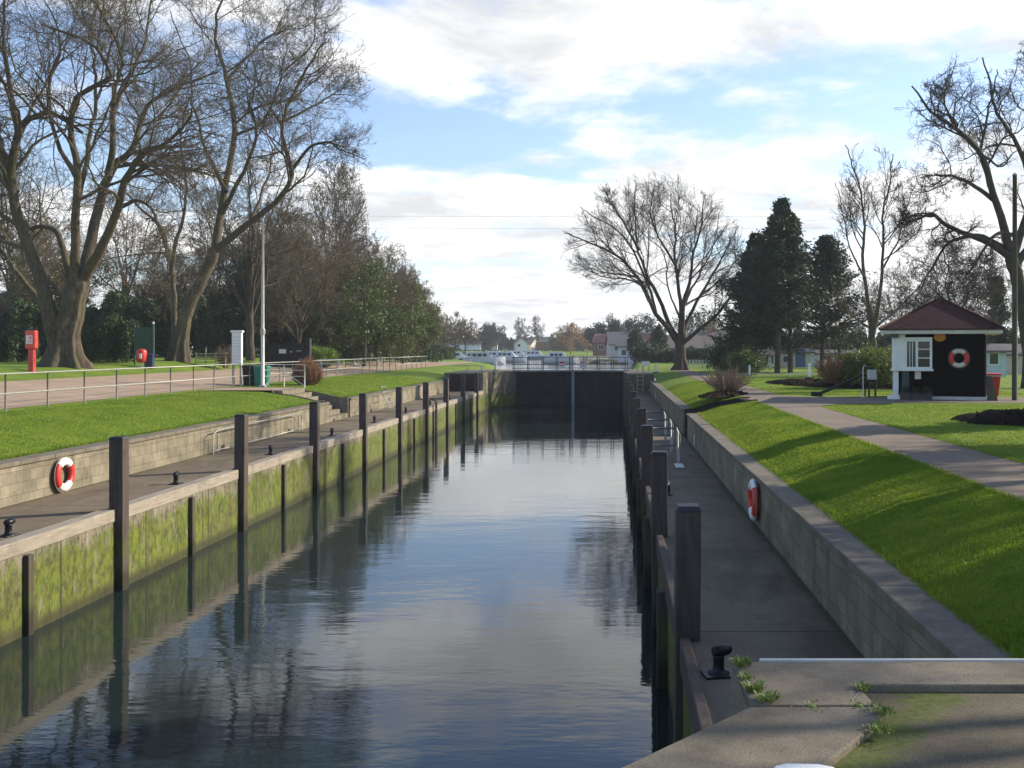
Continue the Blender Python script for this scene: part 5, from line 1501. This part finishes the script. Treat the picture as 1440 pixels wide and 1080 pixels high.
b = MB(); b.lathe([(0.17,-0.02),(0.2,0.0),(0.2,0.02),(0.16,0.03)], n=20)
o = b.build('wall_badge', M['orange'], hut, 0, True); o.location = (-0.02,-1.44,2.13); o.rotation_euler = (R(90),0,0); o.scale = (1.0,0.75,1)
b = MB(); b.box(-0.83,-1.425,0.70,-0.63,-1.402,1.0); b.build('notice', M['white'], hut, 0.003)
b = MB(); b.box(-1.65,-1.8,2.12,-1.35,-1.665,2.235); b.build('lamp', M['gaterail'], hut, 0.01)
b = MB(); b.tube([(1.44,-1.38,0.1),(1.44,-1.38,2.2)], 0.035, 8); b.build('drainpipe', M['black'], hut)
hutM = Matrix.Translation(Vector(HUT)) @ Matrix.Rotation(R(-18.2), 4, 'Z')
lp = hutM @ Vector((0.60,-1.47,1.42)); lifebuoy(tuple(lp), (0,0,R(-18.2)), 0.32, 'red and cream lifebuoy hanging on the black hut wall', 0.13, 'red', 'offwhite')
# planters at the foot
for k, (x, w, h, lab) in enumerate(((-1.12,0.24,0.26,'dark planter tub beside the white step of the hut'),(-0.78,0.24,0.24,'middle dark planter tub under the hut window'),(-0.42,0.24,0.22,'dark planter tub under the right part of the hut window'))):
    q = hutM @ Vector((x,-1.75,0.0)); r_ = empty('planter', tuple(q), R(-18.2), lab, 'planter', 'planters before the hut')
    b = MB(); b.prism([(-w*.6,-w*.5),(w*.6,-w*.5),(w*.6,w*.5),(-w*.6,w*.5)], 0, h, None, [(-w*.72,-w*.6),(w*.72,-w*.6),(w*.72,w*.6),(-w*.72,w*.6)]); b.build('tub', M['terracotta'], r_, 0.01)
    rng = np.random.default_rng(200+k); pp = clumps(rng, (0,0,h+0.08), (w*.6,w*.5,0.14), 14, 30, 0.04, 0.2, h*0.9); leaves('plant', M['hedge'], pp, 0.022, rng, r_)
# dark balance beam and stand left of the hut
r_ = empty('timber_lever', (8.95,36.3,2.78), R(-14), 'dark slanting timber beam propped beside the hut left corner', 'beam')
b = MB(); b.tube([(-1.5,0,0.06),(-1.15,0,0.2),(0.1,0,0.78),(0.55,0,0.80)], [0.06,0.055,0.05,0.05], 8); b.build('beam', M['black'], r_)
b = MB(); b.box(-1.72,-0.12,-0.01,-1.3,0.12,0.16); b.build('foot', M['black'], r_, 0.03)
b = MB(); b.tube([(0.2,-0.2,0),(0.25,0,0.78),(0.2,0.2,0)], 0.03, 6); b.build('trestle', M['black'], r_)
q = empty('white_box', (9.35,36.0,2.78), R(-18), 'small white box on a dark stand against the hut left corner', 'box')
b = MB(); b.box(-0.17,-0.15,0.62,0.17,0.15,0.98); b.build('case', M['offwhite'], q, 0.03)
b = MB(); b.box(-0.14,-0.12,0,-0.08,0.12,0.62); b.box(0.08,-0.12,0,0.14,0.12,0.62); b.box(-0.16,-0.14,0.55,0.16,0.14,0.618); b.build('stand', M['black'], q)
q = empty('white_hook_post', (8.92,35.6,2.78), 0, 'thin white hooked post between the dark beam and the hut', 'post')
b = MB(); b.tube([(0,0,0),(0,0,1.05),(0.05,0,1.16),(0.12,0,1.1)], 0.018, 6); b.build('rod', M['white'], q, 0, True)
b = MB(); b.box(-0.05,-0.05,-0.01,0.05,0.05,0.04); b.build('foot', M['white'], q)
# red skip tub, board, pole
p = at(1401,560,z=2.79)
q = empty('red_tub', (p.x+0.15,36.2,2.79), R(-18), 'red grit bin with pale rim just right of the hut', 'bin')
b = MB(); b.prism([(-0.42,-0.35),(0.42,-0.35),(0.42,0.35),(-0.42,0.35)], 0.02, 0.78, None, [(-0.5,-0.42),(0.5,-0.42),(0.5,0.42),(-0.5,0.42)]); b.build('tub', M['red'], q, 0.02)
b = MB(); b.prism([(-0.53,-0.45),(0.53,-0.45),(0.53,0.45),(-0.53,0.45)], 0.782, 0.84); b.build('lid', M['redbright'], q, 0.015)
b = MB(); b.box(-0.5,-0.455,0.72,0.5,-0.425,0.779); b.build('rim', M['offwhite'], q)
p2 = hutM @ Vector((1.62,-1.55,0.0)); q = empty('leaning_board', tuple(p2), R(-18.2), 'grey board leaning against the right corner of the hut', 'board')
b = MB(); b.add([(-0.14,0.0,0.0),(0.20,0.0,0.0),(0.02,0.22,0.82),(-0.14,0.22,0.82),(-0.14,0.03,0.0),(0.20,0.03,0.0),(0.02,0.25,0.82),(-0.14,0.25,0.82)], [(0,1,2,3),(7,6,5,4),(0,4,5,1),(1,5,6,2),(2,6,7,3),(3,7,4,0)]); b.build('panel', M['polewood'], q)
b = MB(); b.box(-0.13,-0.02,-0.01,0.20,0.0,0.04); b.build('foot', M['polewood'], q)
p = at(1427,563,z=2.79)
q = empty('wooden_pole', (p.x,p.y,2.78), 0, 'slim tall wooden pole standing at the right edge in front of the gnarled tree', 'pole')
b = MB(); b.tube([(0,0,-0.1),(0,0,3.5),(0,0,7.55)], [0.092,0.085,0.07], 12); b.build('shaft', M['polewood'], q, 0, True)
b = MB(); b.lathe([(0.085,7.55),(0.085,7.58),(0.03,7.63)], n=12); b.build('cap', M['galv'], q)

# low white chain / kerb line
q = empty('white_kerb_rail', (10.5,61.5,2.78), 0, 'low white rail crossing the lawn behind the soil bed', 'rail')
b = MB()
for x in np.arange(-3.4,6.1,1.9): b.box(x-0.03,-0.03,0,x+0.03,0.03,0.16)
b.build('stub', M['white'], q)
b = MB(); b.box(-3.5,-0.04,0.16,6.1,0.04,0.20); b.build('rail', M['offwhite'], q)

# ------------------------------------------------------------------ cabins and houses behind the right lawn
def hs(px0, px1, Y, ybase, yeave, yapex, d, **kw):
    pc = at((px0+px1)/2, ybase, Y=Y); w = (px1-px0)/FPX*Y
    zb = pc.z; hw = (ybase-yeave)/FPX*Y; hr = (yeave-yapex)/FPX*Y
    return (pc.x, Y+d/2, zb), w, hw, hr
def hs_house(name, label, px0, px1, Y, yb, ye, ya, d, wmat, rmat, rz=0, **kw):
    loc, w, hw, hr = hs(px0, px1, Y, yb, ye, ya, d)
    return house(name, loc, rz, w, d, hw, hr, M[wmat], M[rmat], label, **kw)
hs_house('cabin','pale blue cabin with dark window seen between the hut and the wooden pole',1384,1415,62,527,496,484,3.5,'bluewall','slate',0,hip=True,windows=[(-0.1,0.6,0.65,0.8)],cat='cabin')
hs_house('cabin','cream cabin half hidden right behind the wooden pole',1412,1462,68,524,498,486,4,'cream','slate',0,windows=[(0.4,0.7,0.8,0.8)],cat='cabin')
hs_house('static_caravan','white static caravan behind the right-hand conifer',1150,1215,95,515,498,494,3.5,'palewall','slate',0,windows=[(-1.3,0.55,0.8,0.55),(0.1,0.55,0.7,0.55),(1.4,0.55,0.7,0.55)],cat='caravan')
hs_house('static_caravan','white and brick chalet between the conifer trunks',1096,1140,92,521,496,492,3.5,'cream','slate',0,windows=[(-0.8,0.7,0.7,0.7)],door=0.5,cat='chalet')
hs_house('cabin','small white cabin with red door frame left of the tallest conifer trunk',1059,1085,90,523,499,489,3,'bluewall','brownroof',0,windows=[(0.1,0.6,1.0,0.9)],cat='cabin')
q = empty('red_screen', (at(1056,0,Y=89).x,89,2.78), 0, 'narrow orange-red painted screen at the left end of the small white cabin', 'screen')
b = MB(); b.box(-0.2,-0.05,0.9,0.2,0.05,2.25); b.build('panel', M['redbright'], q); b = MB(); b.box(-0.18,-0.04,-0.1,-0.1,0.04,0.9); b.box(0.1,-0.04,-0.1,0.18,0.04,0.9); b.build('leg', M['galv'], q)
FR = 'far houses across the river'
hs_house('house','far bungalow with wide grey roof left of the fan-shaped tree',855,905,190,500,484,467,9,'cream','slate',R(4),windows=[(-2.0,0.8,1.0,1.0),(1.0,0.8,1.2,1.0)],chimney=1.5,group=FR)
hs_house('house','far house with pale wall and grey roof, second left of the fan-shaped tree',872,915,165,505,487,473,8,'palewall','slate',R(-6),windows=[(-1.5,0.6,0.9,1.0),(0.2,0.6,0.9,1.0),(1.7,0.6,0.9,1.0)],group=FR)
hs_house('house','far red-roofed gabled house just left of the fan-shaped tree trunk',897,925,150,503,485,469,7,'brick','redroof',R(14),gableface=True,windows=[(0.0,0.8,1.0,1.0)],group=FR)
hs_house('house','far bungalow with blue windows directly behind the fan-shaped tree trunk',925,985,140,507,489,472,7,'bluewall','brownroof',R(3),windows=[(-1.6,0.6,1.6,1.0),(1.4,0.6,1.2,1.0)],group=FR)
hs_house('house','far brown-roofed house right of the fan-shaped tree trunk',985,1040,150,505,487,468,8,'brick','brownroof',R(-5),windows=[(-1.0,0.6,1.2,1.0)],group=FR,chimney=-1.2)
hs_house('house','far house with long dark roof behind the left conifer',1040,1110,150,504,485,466,8,'brick','brownroof',R(2),windows=[(-1.0,0.6,1.2,1.0),(1.5,0.6,1.2,1.0)],group=FR)
hs_house('house','far house with red roof peeping left of the grey bungalow',838,862,210,497,482,470,8,'brick','redroof',R(-10),windows=[(0,0.8,1.2,1.0)],group=FR)
hs_house('house','distant white house with brown roof left of the orange willow',722,738,340,492,482,475,9,'palewall','redroof',R(10),windows=[(-0.8,1,1,1)],group=FR,gableface=True)
hs_house('house','distant cream gabled house in the centre of the far bank',726,752,345,493,484,475,9,'cream','brownroof',R(-15),windows=[(1.0,0.8,1.4,1)],group=FR)
hs_house('house','distant low white bungalow beside the green far lawn',684,698,335,490,485,479,7,'palewall','slate',R(5),windows=[(0,0.5,1,0.7)],group=FR)
hs_house('house','distant long pale roofed house above the moored boats at left',630,675,330,490,484,479,8,'palewall','brownroof',R(0),windows=[(-2,0.4,1,0.7)],group=FR)
hs_house('house','distant grey house behind the two thin poplars',752,778,350,490,481,474,9,'brick','slate',R(5),windows=[(0,1,1.2,1)],group=FR)

# distant trees
DG = 'distant trees on the far bank'
auto_tree('bare_tree','orange weeping willow in the middle of the far bank',803,497,250,803,476,30,20,121,12,0.35,('twig_willow','twig_willow'),(9,8,7,3),0.3,group=DG,droop=0.12,tiprad=0.022)
auto_tree('bare_tree','paler yellow willow at the right shoulder of the orange willow',826,497,255,824,479,12,18,122,8,0.25,('twig_willow','twig_willow'),(8,7,6,3),0.3,group=DG,droop=0.12,tiprad=0.02)
auto_tree('bare_tree','distant bare tree left of the pair on the far bank',733,492,345,733,466,12,20,123,8,0.35,('bark_dark','twig'),(7,6,5,3),0.3,group=DG,tiprad=0.022)
auto_tree('bare_tree','distant slender bare tree left of the orange willow',755,492,350,755,464,11,19,124,8,0.32,('bark_dark','twig'),(7,6,5,3),0.3,group=DG,tiprad=0.022)
auto_tree('bare_tree','distant dark rounded tree beside the green far lawn',698,490,330,698,470,15,15,125,9,0.3,('bark_dark','twig_dark'),(9,8,7,3),0.2,group=DG,tiprad=0.03)
auto_tree('bare_tree','tall thin distant tree between the willow and the fan-shaped tree',859,480,300,859,456,8,16,126,7,0.25,('bark_dark','twig'),(7,6,5,3),0.4,group=DG,tiprad=0.02)
auto_tree('bare_tree','brown bushy tree on the river bank right of the left tree belt',655,494,200,652,470,22,20,127,9,0.25,('bark','twig_brown'),(8,7,6,3),0.2,group=DG,tiprad=0.018)
auto_tree('bare_tree','round brown tree behind the moored boats at left',625,497,170,622,468,22,26,128,9,0.25,('bark','twig_brown'),(8,7,6,3),0.2,group=DG,tiprad=0.015)
auto_tree('bare_tree','brown backdrop tree behind the fan-shaped tree on its right',1010,500,165,1012,470,26,22,129,9,0.25,('bark','twig_brown'),(8,7,6,3),0.2,group=DG,tiprad=0.015)
auto_tree('bare_tree','brown thicket tree between the fan-shaped tree and the conifers',1040,510,120,1035,478,24,26,130,9,0.22,('bark','twig_brown'),(8,7,6,3),0.2,group=DG,tiprad=0.012)
for i,(px,py,Y,rx,rz,lab) in enumerate(((899,462,215,3.6,3.0,'dark evergreen tree above the far roofs left of the fan-shaped tree'),(893,482,140,0.9,1.9,'dark clipped cypress left of the red-roofed gable'),(926,482,135,1.0,2.3,'dark cypress beside the fan-shaped tree trunk'),(840,470,240,2.8,2.4,'green rounded evergreen behind the far red roof'),(866,466,240,1.8,2.4,'dark small evergreen under the thin distant tree'),(980,462,200,5,3.2,'broad dark evergreen right of the fan-shaped tree trunk'),(686,474,335,3.4,4.2,'distant dark yew left of the far lawn'),(912,498,125,2.2,1.2,'dark shrub mass at the foot of the far houses'))):
    c = at(px,py,Y=Y); zb = 2.7 if Y < 328 else 3.5; rng = np.random.default_rng(140+i)
    r_ = empty('evergreen_tree',(c.x,Y,zb),0,lab,'tree','far evergreens'); hh = c.z-zb
    leaves('crown', M['conifer'], clumps(rng,(0,0,hh),(rx,rx*0.8,rz),120,36,0.22*rx**0.5,0.2,0.1), 0.13*max(1,Y/150), rng, r_)
    b = MB(); b.tube([(0,0,-0.3),(0.1,0,hh*0.6),(0,0,hh+rz*0.6)],[0.2,0.15,0.04],6); b.build('trunk',M['bark_dark'],r_)
def belt(label, x0, y0, x1, y1, d, h, seed, mat, n, size): hedge(label, x0, y0, x1, y1, d, h, seed, mat, n, size, 'hedge')
belt('distant hedge line on the far bank left of the willow', -72, 352, -20, 356, 8, 5.0, 151, 'conifer', 26000, 0.35)
belt('distant hedge line on the far bank behind the willow', -22, 350, 25, 345, 8, 4.6, 152, 'ivy', 26000, 0.35)
x, y = gp(905,122); x2, y2 = gp(1060,118); belt('dark garden hedge along the near side of the far houses', x, y, x2, y2, 2.5, 1.7, 153, 'hedge', 26000, 0.12)
x, y = gp(1050,112); x2, y2 = gp(1240,112); belt('brownish green hedge behind the caravans', x, y, x2, y2, 3, 3.6, 154, 'conifer', 34000, 0.14)
x, y = gp(1240,104); x2, y2 = gp(1480,104); belt('dark hedge behind the hut and cabins at the right', x, y, x2, y2, 3, 3.4, 155, 'conifer', 34000, 0.14)
x, y = gp(-300,110); x2, y2 = gp(120,112); belt('far dark belt behind the brick house', x, y, x2, y2, 5, 6.5, 156, 'conifer', 36000, 0.22)
x, y = gp(590,150); x2, y2 = gp(640,160); belt('low riverside scrub at the end of the left drive', x, y, x2, y2, 3, 2.0, 157, 'ivy', 10000, 0.15)
x, y = gp(828,150); x2, y2 = gp(905,140); belt('reddish riverside scrub in front of the far bungalows', x, y, x2, y2, 2, 1.1, 158, 'ivy', 12000, 0.13)

# white picket fence line and colourful small boats behind right path
q = empty('picket_fence', (at(1015,0,Y=92).x,92,2.78), 0, 'low pale picket fence behind the sign pole', 'fence')
for k in range(24):
    b = MB(); b.box(-3.6+k*0.3,-0.015,0,-3.6+k*0.3+0.08,0.015,0.75); b.build('picket', M['offwhite'], q)
b = MB(); b.box(-3.65,0.016,0.55,3.5,0.04,0.62); b.box(-3.65,0.016,0.2,3.5,0.04,0.27); b.build('rail', M['offwhite'], q)

def boat(loc, rz, Lb, label, hull='palewall', cabin='white', group='boats moored along the left river bank'):
    r_ = empty('moored_boat', loc, rz, label, 'boat', group)
    b = MB(); n = 9; prof = [(1.0,0.95),(0.98,1),(0.9,0.75),(0.55,0.1),(0.0,0.0)]
    vs = []; fs = []
    for i in range(n):
        f = i/(n-1); x = -Lb/2+Lb*f; w = Lb*0.16*(1-(max(0,f-0.45)/0.55)**2.2)+0.02; sh = 0.75+0.35*f*f
        ring = [(x,-w,sh),(x,-w*0.92,sh*0.4),(x,-w*0.5,-0.15),(x,w*0.5,-0.15),(x,w*0.92,sh*0.4),(x,w,sh)]
        vs += ring
    for i in range(n-1):
        for j in range(5): fs.append((i*6+j,(i+1)*6+j,(i+1)*6+j+1,i*6+j+1))
        fs.append((i*6+5,(i+1)*6+5,(i+1)*6,i*6))
    fs.append((0,1,2,3,4,5)); b.add(vs, fs); b.build('hull', M[hull], r_)
    w = Lb*0.12
    b = MB(); b.prism([(-Lb*0.35,-w),(Lb*0.2,-w),(Lb*0.2,w),(-Lb*0.35,w)], 0.78, 1.75, None, [(-Lb*0.32,-w*.85),(Lb*0.08,-w*.85),(Lb*0.08,w*.85),(-Lb*0.32,w*.85)]); cb = b.build('cabin', M[cabin], r_, 0.04)
    b = MB()
    for k in range(3):
        x0 = -Lb*0.28+k*Lb*0.12; b.box(x0,-w*1.0,1.15,x0+Lb*0.08,-w*0.90,1.5)
    b.build('window', M['glass'], cb)
    return r_
bs = [(-27.5,172,14,7.5,'long pale cruiser at the left end of the moored boats','palewall','white'),(-24.8,158,12,6.5,'white cabin cruiser second from the left among the moored boats','white','white'),
      (-20.3,150,8,6.0,'dark blue hulled boat among the white moored boats','bluehull','white'),(-18.3,141,10,6.0,'white boat just left of the gate railing','white','offwhite'),
      (-20.5,178,6,7.0,'white boat seen through the left part of the gate railing','palewall','white'),(-16.8,160,4,6.0,'pale boat seen low through the gate railing','white','white'),
      (-15.8,205,3,7.0,'farther white boat above the middle of the left gate railing','white','white'),(-22,230,5,8.0,'far white cruiser nearest the far bank','white','palewall')]
for (x,y,rz,Lb,lab,h1,c1) in bs: boat((x,y,2.28), R(rz), Lb, lab, h1, c1)
p = at(788,503,Y=145); boat((p.x,145,2.28), R(5), 5.2, 'small white cruiser with dark windscreen moored in midstream above the gate sign', 'white', 'white', 'boats moored along the left river bank')

# overhead cables
for z, sag, lab in ((24.4, 1.2, 'upper of two thin overhead cables crossing the sky'), (22.6, 1.4, 'lower of two thin overhead cables crossing the sky')):
    q = empty('overhead_cable', (0,150,z), 0, lab, 'cable', None)
    pts = [(x, 0, sag*((x/170.0)**2)) for x in np.linspace(-170, 170, 40)]
    b = MB(); b.tube(pts, 0.012, 4, False); o = b.build('wire', M['black'], q)

# weeds in the platform joints
rng = np.random.default_rng(300)
def weed(loc, n, h, sp, label, seed):
    rng = np.random.default_rng(seed)
    r_ = empty('weed', loc, 0, label, 'weed', 'weeds in the platform joints')
    V = []; F = []
    for k in range(n):
        az = rng.uniform(0,6.28); r0 = rng.uniform(0,sp); x = math.cos(az)*r0; y = math.sin(az)*r0; a2 = az+rng.uniform(-.8,.8)
        l_ = h*0.62*rng.uniform(0.5,1.2); w = rng.uniform(0.003,0.008)
        px_, py_ = -math.sin(a2)*w, math.cos(a2)*w; dx, dy = math.cos(a2)*l_*0.55, math.sin(a2)*l_*0.55
        i = len(V); V += [(x,y,0),(x+dx*.5+px_,y+dy*.5+py_,l_*.62),(x+dx,y+dy,l_*rng.uniform(.5,.95)),(x+dx*.5-px_,y+dy*.5-py_,l_*.62)]; F.append((i,i+1,i+2,i+3))
    fastmesh('leaves', np.array(V), np.array(F), M['weed'], r_)
    b = MB(); b.lathe([(sp*0.3,-0.01),(sp*0.2,0.006),(0.004,0.010)], n=8); b.build('root', M['weed'], r_)
for k,(x,y,n,h,sp,lab) in enumerate(((0.69,5.38,90,0.085,0.05,'leafy weed at the top corner of the platform edge by the white strip'),(0.69,5.18,40,0.06,0.04,'small weed in the middle of the platform edge'),(0.70,5.0,90,0.085,0.05,'weed tuft lower on the platform edge above the diagonal stone'),(0.75,4.86,80,0.075,0.05,'weed tuft at the corner where the joint starts'),
     (0.95,4.79,50,0.022,0.10,'low moss patch along the joint, left part'),(1.18,4.79,40,0.018,0.08,'low moss patch along the joint, right part'),(1.26,5.02,60,0.05,0.05,'weed at the inner corner where the dark groove starts'),(1.27,4.70,80,0.05,0.06,'tuft of moss and grass below the joint end'),(1.19,4.48,90,0.045,0.07,'lowest grass tuft in the long joint beside the moss'))):
    weed((x,y,LEV_TOP+0.02), n, h, sp, lab, 310+k)

# ------------------------------------------------------------------ thin winter haze over the far bank
t = D.materials.new('haze_air'); t.use_nodes = True
t.node_tree.nodes.remove(t.node_tree.nodes['Principled BSDF'])
vn = t.node_tree.nodes.new('ShaderNodeVolumePrincipled')
vn.inputs['Color'].default_value = (0.88, 0.92, 1.0, 1); vn.inputs['Density'].default_value = 0.00038; vn.inputs['Anisotropy'].default_value = 0.2
t.node_tree.links.new(vn.outputs[0], t.node_tree.nodes['Material Output'].inputs['Volume'])
b = MB(); b.box(-3100, -210, -6.5, 3100, 3100, 34)
tag(b.build('haze', t), kind='stuff')
